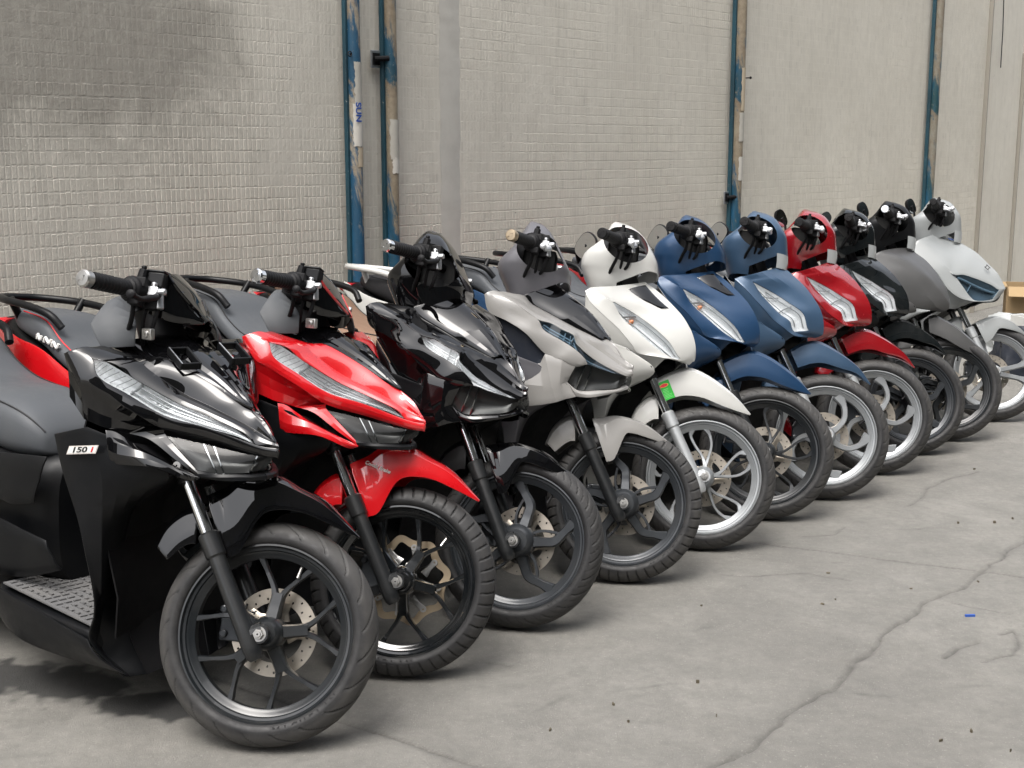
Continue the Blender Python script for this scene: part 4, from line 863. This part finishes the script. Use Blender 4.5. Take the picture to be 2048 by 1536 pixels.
    if i==1:
        fz=lambda x:.229+.062*((-x-.36)/.36)**1.0*.62
        g=G(); g.grid([[(x,y,fz(x)+.0105) for y in np.linspace(-.185,.185,9)] for x in np.linspace(-.375,-.74,14)]); fm_=part('floor_mat',g.mesh('floor_mat',40),M['mat'],fl,solid=.004)
        g=G()
        for a_ in range(15):
            for b_ in range(15):
                x=-.385-.024*a_; y=-.168+.024*b_
                if (a_//3+b_//3)%2: g.box((x,y,fz(x)+.0115),(.018,.007,.004),None)
                else: g.box((x,y,fz(x)+.0115),(.007,.018,.004),None)
        ob('mat_ribs',g.mesh('mat_ribs',None),M['mat'],fm_,kind='stuff')
    def skirt2(s_):
        r=[[(-367,-203,213),(-551,-205,243),(-697,-205,266),(-830,-200,300)],[(-340,-198,178),(-545,-203,195),(-705,-200,215),(-840,-190,250)],[(-297,-150,131),(-530,-188,143),(-705,-185,157),(-850,-150,200)]]
        return gridmesh('side_skirt',patch(r,5,3,.003),False,0,24,side=s_)
    part_lr('side_skirt','skirt2',skirt2,M['plastic'],solid=.004,bevel=.003)
    part('seat',cached('seat',lambda:loft_x([(-.700,.585,.620,.060),(-.712,.580,.655,.09),(-.755,.575,.700,.115),(-.82,.575,.728,.13),(-.89,.59,.742,.14),(-1.0,.63,.748,.15),(-1.10,.68,.762,.155),(-1.19,.72,.805,.15),(-1.27,.76,.866,.145),(-1.40,.80,.884,.12),(-1.47,.83,.882,.085)],n=36,e=3.2,name='seat',sub=5)),M[spec.get('seat','seat')])
    def piping():
        S=catmull(np.array([(-.712,.580,.655,.09),(-.755,.575,.700,.115),(-.82,.575,.728,.13),(-.89,.59,.742,.14),(-1.0,.63,.748,.15),(-1.10,.68,.762,.155),(-1.19,.72,.805,.15),(-1.27,.76,.866,.145),(-1.40,.80,.884,.12)]),5); e=2/3.2; a_=R(38); g=G()
        for sg in (-1,1): g.tube([(x,sg*(w_*math.cos(a_)**e+.001),(zb+zt)/2+(zt-zb)/2*math.sin(a_)**e+.001) for x,zb,zt,w_ in S],.0022,6)
        return g.mesh('piping',40)
    st_=[c for c in root.children if c.name.startswith('seat')][0]; ob('piping',cached('piping',piping),M['redprint' if i==2 else 'seatblack'],st_)
    part('under_seat_panel',cached('useat',lambda:loft_x([(-.66,.26,.585,.08),(-.70,.26,.595,.115),(-.80,.27,.61,.145),(-1.0,.36,.66,.165),(-1.2,.50,.74,.16),(-1.4,.66,.82,.12),(-1.56,.77,.85,.06)],e=3,name='under_seat_panel',sub=4)),M['plastic'])
    if i==1:
        part_lr('rear_side_panel','U_up',lambda s_:gridmesh('rear_side_panel',A('U_up',n=6,cross=3,bulge=.004),False,.004,20,side=s_),M['plastic'],solid=.006,bevel=.003)
        part_lr('rear_lower_panel','U_low',lambda s_:gridmesh('rear_lower_panel',A('U_low',n=6,cross=3,bulge=.004),False,.004,20,side=s_),M['plastic'],solid=.006,bevel=.003)
    def sp(s_):
        r=[[(-890,-172,612),(-1006,-174,674),(-1130,-168,730),(-1241,-156,772),(-1380,-140,800),(-1540,-90,850)],[(-880,-182,530),(-1000,-184,572),(-1110,-178,608),(-1261,-160,652),(-1400,-140,725),(-1550,-85,815)]]
        r=[[(a,b*1.10,c) for a,b,c in q_] for q_ in r]; return gridmesh('side_panel',patch(r,5,4,.0),False,0,30,side=s_)
    part_lr('side_panel','sp',sp,body,solid=.005,bevel=.003)
    def rail_or_shade():
        g=G(); pts=catmull([(-1.20,-.125,.835),(-1.24,-.140,.872),(-1.33,-.145,.893),(-1.45,-.135,.905),(-1.55,-.07,.91),(-1.57,0,.91),(-1.55,.07,.91),(-1.45,.135,.905),(-1.33,.145,.893),(-1.24,.140,.872),(-1.20,.125,.835)],6); g.tube(pts,.0120,12)
        for s in (-1,1): g.tube([(-1.42,s*.14,.912),(-1.42,s*.10,.85)],.012,10)
        return g.mesh('grab_rail',40)
    part('grab_rail',cached('rail_or_shade',rail_or_shade),M[spec.get('rail_or_shade','plastic')])
    part('tail_light',cached('tl',lambda:loft_x([(-1.53,.80,.845,.075),(-1.58,.805,.845,.07),(-1.61,.815,.84,.04)],e=3,name='tail_light')),M['redprint'])
    rw=part('rear_wheel',cached(('rim',wk),lambda:rim_mesh(wk)),M[wm],mx=Matrix.Translation((-1.28,0,.25+spec.get('rear',0)))); part('tyre',cached(('tyre',spec['tyre']),lambda:tyre_mesh(spec['tyre'])),M['rubber'],rw)
    part('engine',cached('eng',lambda:loft_x([(-.78,.20,.42,.10),(-.90,.18,.44,.14),(-1.10,.17,.42,.15),(-1.28,.18,.36,.12),(-1.36,.21,.31,.09)],e=4,name='engine')),M['matte'])
    part('rear_fender',cached('rfen',lambda:gridmesh('rear_fender',patch([[(-1120,-60,440),(-1250,-60,515),(-1400,-60,480),(-1520,-60,360)],[(-1115,0,460),(-1250,0,535),(-1405,0,498),(-1535,0,370)]],4,3),True,0,40)),M['matte'],solid=.004)
    def stand():
        g=G(); g.tube([(-.80,.10,.22),(-.84,.17,.10),(-.87,.235,.036)],.010,10); g.box((-.875,.24,.033),(.05,.03,.008)); return g.mesh('side_stand',35)
    part('side_stand',cached('stand',stand),M['matte'])
    # covers over the bars
    hk=spec.get('hood')
    if hk:
        part('handlebar_cover',cached(('hood',hk),lambda:hood_mesh(hk)),M[spec.get('hoodcol',col)],mx=st@Matrix.Translation(spec.get('hoodoff',(0,0,0))))
        def core():
            g=G(); g.box((-.37,0,.99),(.11,.07,.12)); g.box((-.37,0,.92),(.10,.08,.10)); return g.mesh('bar_core',30)
        part('bar_core',cached('core',core),M['deep'],mx=st,bevel=.01)
        if hk=='D':
            for s in (-1,1):
                def tsig():
                    gg=np.array([[np.array(hood_pt('D',z,s*a)) for a in np.linspace(.05,1.15,16)] for z in np.linspace(.890,.946,7)])
                    gg[:,:,1]*=.99; gg[:,:,0]-=.002
                    g=G(); g.grid(gg,flip=s>0); return g.mesh('turn_signal',40)
                part('turn_signal',cached(('tsig',s),tsig),M['lightlens'],mx=st,solid=.003)
    if mdl=='A':
        part('inner_shield',cached('A_inner',lambda:gridmesh('inner_shield',A('A_inner',n=9,cross=3,bulge=.004),True,0,13)),M['greyplastic'],solid=.004,bevel=.004)
        vz_=part('windscreen_cowl',cached('A_visor',lambda:gridmesh('windscreen_cowl',A('A_visor',n=9,cross=3,bulge=.003),True,0,13)),M['gloss_black'],mx=st,solid=.003,bevel=.002)
        def edge():
            g=G(); pts=catmull(np.array(NET['A_visor'][1])/1000.,5); g.tube(pts,.0042,8); g.tube([(p[0],-p[1],p[2]) for p in pts],.0042,8); return g.mesh('trim_edge',40)
        part('trim_edge',cached('A_edge',edge),body,vz_)
        part('instrument_panel',cached('A_dash',lambda:loft_x([(-.42,.955,1.02,.085),(-.38,.95,1.045,.10),(-.33,.94,1.04,.10),(-.29,.93,.99,.08)],e=4,name='instrument_panel')),M['matte'],mx=st)
        part('fluid_reservoir',bk['reservoir'],M['plastic'],mx=st,bevel=.003)
        g=cached('key',lambda:(lambda g:(g.box((-.255,-.108,.915),(.034,.012,.026)),g.lathe([(.002,-.118),(.009,-.118),(.009,-.112)],14,(-.255,0,.915)),g.mesh('ignition_lock',30))[2])(G())); part('ignition_lock',g,M['steel'],bevel=.003)
    if spec.get('mirror'):
        kind=spec['mirror']; msx=st if kind!='left' else None
        def mir_(k):
            N=28; c,ax={'left':((-.535,.0,1.035),(.45,-.35,.82)),'far':((-.46,.13,1.10),(.3,-.5,.8)),'farlow':((-.44,.16,1.13),(.5,-.4,.75))}[k]
            rx,rz=(.050,.037) if k=='left' else (.040,.027)
            sh=G(); pl_=G()
            prof=[(rx*math.copysign(abs(math.cos(t))**.75,math.cos(t)),rz*math.copysign(abs(math.sin(t))**.75,math.sin(t))) for t in np.linspace(0,2*math.pi,N,endpoint=False)]
            sh.grid([[(a*f,h_,b*f) for a,b in prof] for f,h_ in ((1.0,0),(1.05,.004),(1.02,.014),(.8,.024),(.3,.03),(.02,.031))],closed=True)
            pl_.add([(a*.985,.001,b*.985) for a,b in prof],[tuple(range(N))])
            stm=G()
            return sh.mesh('mirror',40),pl_.mesh('mirror_glass',None)
        sh,gl=cached(('mir',kind),lambda:mir_(kind))
        if kind=='left': mm_=Matrix.Translation((-.520,.0,1.035))@Matrix.Rotation(R(-14),4,'Z')@Matrix.Rotation(R(-50),4,'Y')@Matrix.Rotation(R(8),4,'X')
        elif kind=='far': mm_=st@Matrix.Translation((-.46,.10,1.115))@Matrix.Rotation(R(35),4,'Z')@Matrix.Rotation(R(55),4,'Y')
        else: mm_=st@Matrix.Translation((-.42,.16,1.125))@Matrix.Rotation(R(30),4,'Z')@Matrix.Rotation(R(-50),4,'Y')
        mo=part('mirror',sh,M['matte'],mx=mm_); part('mirror_glass',gl,M['mirror'],mo)
        g=G(); e_=mm_.to_translation(); b_=st@Vector((-.43,.06 if kind=='left' else .12,1.03)); g.tube([e_,(e_+b_)/2+Vector((0,.01,.01)),b_],.006,8); part('mirror_stem',g.mesh('mirror_stem',40),M['matte'])
    return root,st
LOC={1:(-.5842,2.7848,0),2:(-.3117,3.1828,0),3:(-.0064,3.5325,0),4:(.3398,3.9262,0),5:(.6464,4.2646,0),6:(.9359,4.6363,0),7:(1.2314,4.919,0),8:(1.5424,5.3202,0),9:(1.8129,5.6768,0),10:(2.074,5.9594,0),11:(2.4484,6.3965,0)}
SPEC={
1:dict(model='A',body='gloss_black',label='gloss black scooter nearest the camera, 150i on its leg shield, two brackets on its nose',wheel=('A','rimblack'),tyre='slash',barend='steel',bar=(-.05,.012),spin=.16,steer=36,a=37.4,lean=4.24,pitch=-2.1,scale=1.041,rear=.046),
2:dict(model='A',body='red',label='bright red scooter with a wavy bronze brake disc, second in the row',wheel=('A','rimgloss'),tyre='block',rubber='rubber2',petal=True,barend='chrome',bar=(-.036,.022),spin=.5,loberoof=True,seat='seat'),
3:dict(model='B',body='gloss_black',label='gloss black scooter between the bright red one and the beige one',wheel=('B','rimgrey'),tyre='vee',rubber='rubber2',barend='chrome',bar=(.0,-.008),hood='B',hoodcol='gloss_black',hoodoff=(-.012,0,-.018),intake='gloss_black',spin=.3,a=39.4,lean=6.2,scale=1.006,steer=28.4,loberoof=False),
4:dict(model='B',body='beige',label='satin beige scooter with a plum grey handlebar cover',wheel=('B','rimgrey'),tyre='block',hood='B',hoodcol='plum',bar=(.016,.0),spin=.05,barend='bronze',leg='plum',seat='seatbrown'),  # plum leg shield puts a dark reflection on the lower body into colour
5:dict(model='C',body='white',label='white scooter with a green sticker on its front fender',wheel=('C','rimsilver'),tyre='vee',fork='forksilver',hood='C',mirror='left',leg='white',spin=.2,seat='seatblack',rail_or_shade='white',bar=(0,0)),
6:dict(model='C',body='blue',label='deep blue scooter with black wheels, right behind the white one',wheel=('C','rimblack'),tyre='vee',hood='C',mirror='left',leg='blue',spin=.45,a=34.2,lean=6.8,scale=1.004,steer=24.3,bar=(0,0)),
7:dict(model='D',body='paleblue',label='paler matte blue scooter with silver wheels, left of the dark red one',wheel=('D','rimsilver'),tyre='vee',fork='forksilver',hood='D',mirror='left',leg='paleblue',spin=.9,bar=(.004,.008)),
8:dict(model='D',body='darkred',label='dark metallic red scooter with silver wheels',wheel=('D','rimsilver'),tyre='vee',fork='forksilver',hood='D',mirror='far',leg='darkred',spin=.7,a=30.6,lean=4.5,scale=.987,bar=(.004,.008)),
9:dict(model='D',body='black2',label='black scooter with a big clear headlight, right of the dark red one',wheel=('B','rimgrey'),tyre='vee',hood='D',mirror='farlow',leg='plastic',spin=.2,a=27,lean=5.9,scale=.98,steer=27.8,bar=(.004,.008)),
10:dict(model='E',body='grey',label='matte dark grey scooter with a plain rounded nose and a low clear signal lens',wheel=('B','rimblack'),tyre='vee',hood='D',hoodcol='plastic',mirror='far',leg='grey',spin=.0,bar=(.004,.008),barend='chrome'),
11:dict(model='F',body='palegrey',label='pale grey scooter at the far right end of the row, by the cartons',wheel=('F','rimsilver'),tyre='vee',fork='forksilver',hood='D',leg='palegrey',mirror='far',spin=.0,bar=(.02,.0)),
}
ROOT={}; ST={}
for i,s in SPEC.items():
    s['loc']=LOC[i]; ROOT[i],ST[i]=build(i,s)
# ---------------------------------------------------------------- marks and small fittings
r1=ROOT[1]
# 150i badge on the leg shield
bx=Vector((.111,.020,.012)); mb=basis(Vector((-.303,-.2485,.664)),bx,(.12,0,1))
def flatquad(name,w_,h_,shear,th,mat,parent,mx):
    g=G(); pts=[(-w_/2-shear,-h_/2),(w_/2-shear,-h_/2),(w_/2+shear,h_/2),(-w_/2+shear,h_/2)]
    g.add([(a,b,0) for a,b in pts]+[(a,b,th) for a,b in pts],[(4,5,6,7),(0,1,5,4),(1,2,6,5),(2,3,7,6),(3,0,4,7)]); return ob(name,g.mesh(name,None),mat,parent,mx)
bd_=flatquad('badge',.088,.0185,.006,.0012,M['silverprint'],r1,mb)
flatquad('badge_field',.083,.0145,.005,.0004,M['whiteprint'],bd_,Matrix.Translation((0,0,.0012)))
me=text_mesh('150',.0165,.0003,True,.3); ob('lettering',me,M['blackprint'],bd_,Matrix.Translation((-.011,0,.0020))@Matrix.Diagonal((1.9,1,1,1)))
me=text_mesh('i',.0165,.0003,True,.3); ob('lettering',me,M['redprint'],bd_,Matrix.Translation((.027,0,.0020))@Matrix.Diagonal((2.0,1,1,1)))
# two rectangular brackets clamped to the nose
def bracket(c,s):
    g=G(); W2,D2,t_=.040,.022,.006
    mx=Matrix.Translation(c)@Matrix.Rotation(R(-14 if s<0 else -14),4,'Z')@Matrix.Rotation(R(24),4,'Y')
    g.box((0,0,0),(W2*2,t_,.016),mx); 
    g=G()
    for a,b,w_,d_ in ((0,D2,2*W2,t_),(0,-D2,2*W2,t_),(W2-t_/2,0,t_,2*D2-t_),(-W2+t_/2,0,t_,2*D2-t_)): g.box((a,b,0),(w_,d_,.017),mx)
    fr=ob('bracket',g.mesh('bracket',None),M['plastic'],r1,bevel=.002)
    g=G(); g.grid([[tuple(mx@Vector((a,b,.0088))) for a,b in ((-W2+.001,-D2-.001),(W2-.001,-D2-.001))],[tuple(mx@Vector((a,b,.0088))) for a,b in ((-W2+.001,-D2+.0018),(W2-.001,-D2+.0018))]])
    ob('bright_edge',g.mesh('bright_edge',None),M['alloy'],fr)
    g=G(); p=[mx@Vector((.012,s*.006,-.006)),mx@Vector((-.004,s*.004,-.03)),Vector((c[0]-.018,c[1]+s*.008,c[2]-.050))]; g.tube(p,[.011,.008,.010],4); g.tube([p[2],p[2]+Vector((-.02,s*.012,-.012))],.008,4); ob('bracket_arm',g.mesh('bracket_arm',None),M['plastic'],fr)
bracket(Vector((-.190,-.060,.862)),-1); bracket(Vector((-.150,.050,.870)),1)
def emblem_or_reflection(parent,o,x,y,size,mat):
    g=G(); 
    for dx in (-.5,.5): g.box((dx*size*.55,0,0),(size*.14,size*.62,.001))
    g.box((0,size*.24,0),(size*.9,size*.13,.001)); g.box((0,-size*.24,0),(size*.9,size*.13,.001)); ob('emblem_or_reflection',g.mesh('emblem_or_reflection',None),mat,parent,basis(o,x,y))
emblem_or_reflection(r1,ST[1]@Vector((-.052,-.052,.580)),ST[1].to_3x3()@Vector((.9,.1,-.35)),ST[1].to_3x3()@Vector((.2,.35,.9)),.022,M['silverprint'])  # silver outline on the fender, standing in for the bracket's reflection
# red scooter: fender lettering, seat mark, tyre lettering
r2=ROOT[2]; f0,f1=Vector((-.132,-.0655,.548)),Vector((-.056,-.0645,.528)); me=text_mesh('Combi Brake',.0135,.0003,True,.2)
ob('lettering',me,M['silverprint'],r2,ST[2]@basis((f0+f1)/2+Vector((0,-.0065,0)),f1-f0,(.1,.12,1)))
g=G()
for k,(x,z,w_) in enumerate(((-1.262,.804,.02),(-1.225,.796,.032),(-1.19,.785,.03))):
    g.tube([tuple(p) for p in catmull([(x-w_/2,-.1545,z-.006),(x-w_/4,-.1565,z+.008),(x+w_/4,-.1565,z-.008),(x+w_/2,-.1545,z+.004)],4)],.0048,6)
ob('seat_mark',g.mesh('seat_mark',40),M['whiteprint'],r2)
def tyre_text(i,txt,a0,step,rad=.213,size=.022):
    fw=[c for c in ROOT[i].children if c.name.startswith('front_wheel')][0]; ty=[c for c in fw.children if c.name.startswith('tyre')][0]; sp=SPEC[i].get('spin',0)
    for k,ch in enumerate(txt):
        if ch==' ': continue
        a=a0+step*k; me=text_mesh(ch,size,.0007,True); er=Vector((math.cos(a),0,math.sin(a))); et=Vector((-math.sin(a),0,math.cos(a)))
        m_=Matrix.Rotation(-sp,4,'Y')@basis(er*rad+Vector((0,-.0408,0)),et,-er); ob('lettering',me,M['rubber2' if i!=2 else 'rubber'],ty,m_)
tyre_text(2,'MICHELIN',-2.05,.105); tyre_text(4,'MICHELIN',-1.0,.105); tyre_text(3,'MICHELIN',-.9,.105); tyre_text(1,'MICHELIN',-1.3,.1)
# white scooter: green sticker with a red and yellow oval and lines of print
tg=np.array(NET['C_tag'])/1000.; r5=ROOT[5]; a,b,c,d=[Vector(p) for p in (tg[0][0],tg[1][0],tg[0][1],tg[1][1])]
ctr=(a+b+c+d)/4; wv=(b-a); hv=(a-c); mt=ST[5]@basis(ctr+Vector((0,-.0085,0)),wv+Vector((0,-.004,0)),hv)
wl,hl=wv.length,hv.length
s_=flatquad('sticker',wl,hl,0,.0006,M['greenprint'],r5,mt)
g=G(); g.lathe([(.001,0),(.36*wl,0),(.36*wl,.0005)],28); me=g.mesh('oval',None); ob('oval',me,M['yellowprint'],s_,Matrix.Translation((0,hl*.27,.0008))@Matrix.Rotation(R(90),4,'X')@Matrix.Diagonal((1,1,.45,1)))
g=G(); g.lathe([(.001,0),(.31*wl,0),(.31*wl,.0005)],28); ob('oval',g.mesh('oval',None),M['redprint'],s_,Matrix.Translation((0,hl*.27,.0014))@Matrix.Rotation(R(90),4,'X')@Matrix.Diagonal((1,1,.42,1)))
g=G()
for k in range(7): g.box(((-.05 if k%2 else 0)*wl,hl*(.06-.075*k),.0008),((.45 if k<4 else .72)*wl,hl*.02,.0003))
ob('print_lines',g.mesh('print_lines',None),M['palegreen'],s_)
# pale grey scooter: blue handwriting and a small emblem
r11=ROOT[11]; g=G(); pts=[(-.262+.026*t,-.058+.03*t+.0,.915+.004*math.sin(t*22)+.004*(1-t)) for t in np.linspace(0,1,26)]; g.tube(pts,.0016,5); ob('handwriting',g.mesh('handwriting'),M['blueprint'],r11)
emblem_or_reflection(r11,Vector((-.060,-.050,.782)),(.7,.2,-.6),(.5,.4,.7),.03,M['darkreflector'])
# ---------------------------------------------------------------- clutter at the far right and litter on the ground
card=plastic('corrugated_card',(.33,.235,.13),.8,dust=.15,bump=.5,scale=60); wht=plastic('printed_white_card',(.62,.62,.60),.6,dust=.2,bump=.3,scale=60); bag=plastic('white_plastic_bag',(.40,.42,.42),.35,dust=.2,bump=.6,scale=30)
def carton(x,y,w_,d_,h_,rot,mat,label,flaps=True,inside=True):
    T_=thing('carton',label,'carton',Matrix.Translation((x,y,0))@Matrix.Rotation(rot,4,'Z'))
    t_=.005
    for nm,c,s in (('side',(0,-d_/2,h_/2),(w_,t_,h_)),('side',(0,d_/2,h_/2),(w_,t_,h_)),('side',(-w_/2,0,h_/2),(t_,d_-2*t_,h_)),('side',(w_/2,0,h_/2),(t_,d_-2*t_,h_)),('base',(0,0,.004),(w_-.02,d_-.02,t_))):
        g=G(); g.box(c,s); ob(nm,g.mesh(nm,None),mat,T_)
    if flaps:
        for sx,sy,ang in ((0,-1,118),(0,1,110),(-1,0,100),(1,0,125)):
            g=G(); L=(w_ if sy else d_)*.97; g.box((0,0,.065),(L,.004,.13))
            rz=0 if sy==-1 else math.pi if sy==1 else (-math.pi/2 if sx==-1 else math.pi/2)
            m_=Matrix.Translation((sx*w_/2,sy*d_/2,h_))@Matrix.Rotation(rz,4,'Z')@Matrix.Rotation(R(ang),4,'X'); ob('flap',g.mesh('flap',None),mat,T_,m_)
    return T_
c1=carton(3.90,9.45,.40,.38,.38,R(-18),card,'open brown carton with folded down flaps at the foot of the far wall')
c2=carton(3.62,8.62,.30,.26,.25,R(10),wht,'low white printed box in front of the brown carton',False)
g=G(); g.lathe([(.002,0),(.022,0),(.022,.001)],20); 
for k in range(2): ob('red_dot',g.mesh('red_dot',None),M['redprint'],c2,Matrix.Translation((.09,-.1335,.19-.08*k)))
def heap(x,y,rx,ry,h_,label,mat,seed,name='plastic_bag'):
    g=G(); n,m=28,12; rr=np.random.default_rng(seed); gg=[]
    for j in range(m+1):
        f=j/m; row=[]
        for k in range(n):
            a=2*math.pi*k/n; w_=1+.22*math.sin(3*a+seed)+.10*math.sin(7*a+j*1.7)+.08*(rr.random()-.5); r_=math.cos(f*math.pi/2)**.7
            row.append((rx*w_*r_*math.cos(a),ry*w_*r_*math.sin(a),h_*math.sin(f*math.pi/2)*(1+.25*math.sin(2*a+seed)*(1-f))+.012*(rr.random()-.5)*(f>0)))
        gg.append(row)
    g.grid(gg,closed=True); T_=ob(name,g.mesh(name,50),mat,None,Matrix.Translation((x,y,0))); T_['label']=label; T_['category']='bag'; return T_
heap(3.50,8.85,.26,.22,.24,'crumpled white plastic bag behind the pale grey scooter',bag,3)
heap(3.62,8.1,.22,.2,.17,'low pale yellowish bag beside the far right wheel',plastic('yellowish_bag',(.55,.54,.42),.5,dust=.2),5)
heap(3.12,7.75,.16,.14,.30,'small dark bag lying behind the pale grey fender',M['navy'],8)
# offcut and dry litter
T_=ob('offcut',(lambda g:(g.box((0,0,.004),(.030,.008,.008)),g.mesh('offcut',None))[1])(G()),M['blueprint'],None,Matrix.Translation((1.366,3.60,0))@Matrix.Rotation(R(4),4,'Z'),bevel=.001); T_['label']='tiny blue plastic offcut lying on the concrete right of the crack'; T_['category']='offcut'
g=G(); rr=np.random.default_rng(12)
for k in range(60):
    x=-.2+2.4*rr.random(); y=2.7+3.2*rr.random()**1.4
    if x<(y-2.8)*.86-.25: continue
    a=rr.random()*6.28; l_=.002+.005*rr.random(); w_=.001+.002*rr.random(); z=.004
    ca,sa=math.cos(a),math.sin(a); P4=[(-l_,-w_),(l_,-w_*.6),(l_*.8,w_),(-l_*.7,w_)]
    g.add([(x+p*ca-q_*sa,y+p*sa+q_*ca,z+.004*rr.random()) for p,q_ in P4]+[(x+p*ca-q_*sa,y+p*sa+q_*ca,-.002) for p,q_ in P4],[(0,1,2,3),(0,4,5,1),(1,5,6,2),(2,6,7,3),(3,7,4,0)])
T_=ob('ground_litter',g.mesh('ground_litter',None),plastic('dry_litter',(.10,.085,.06),.9),None,kind='stuff'); T_['label']='crumbs of dry leaf and grit scattered over the concrete'; T_['category']='litter'
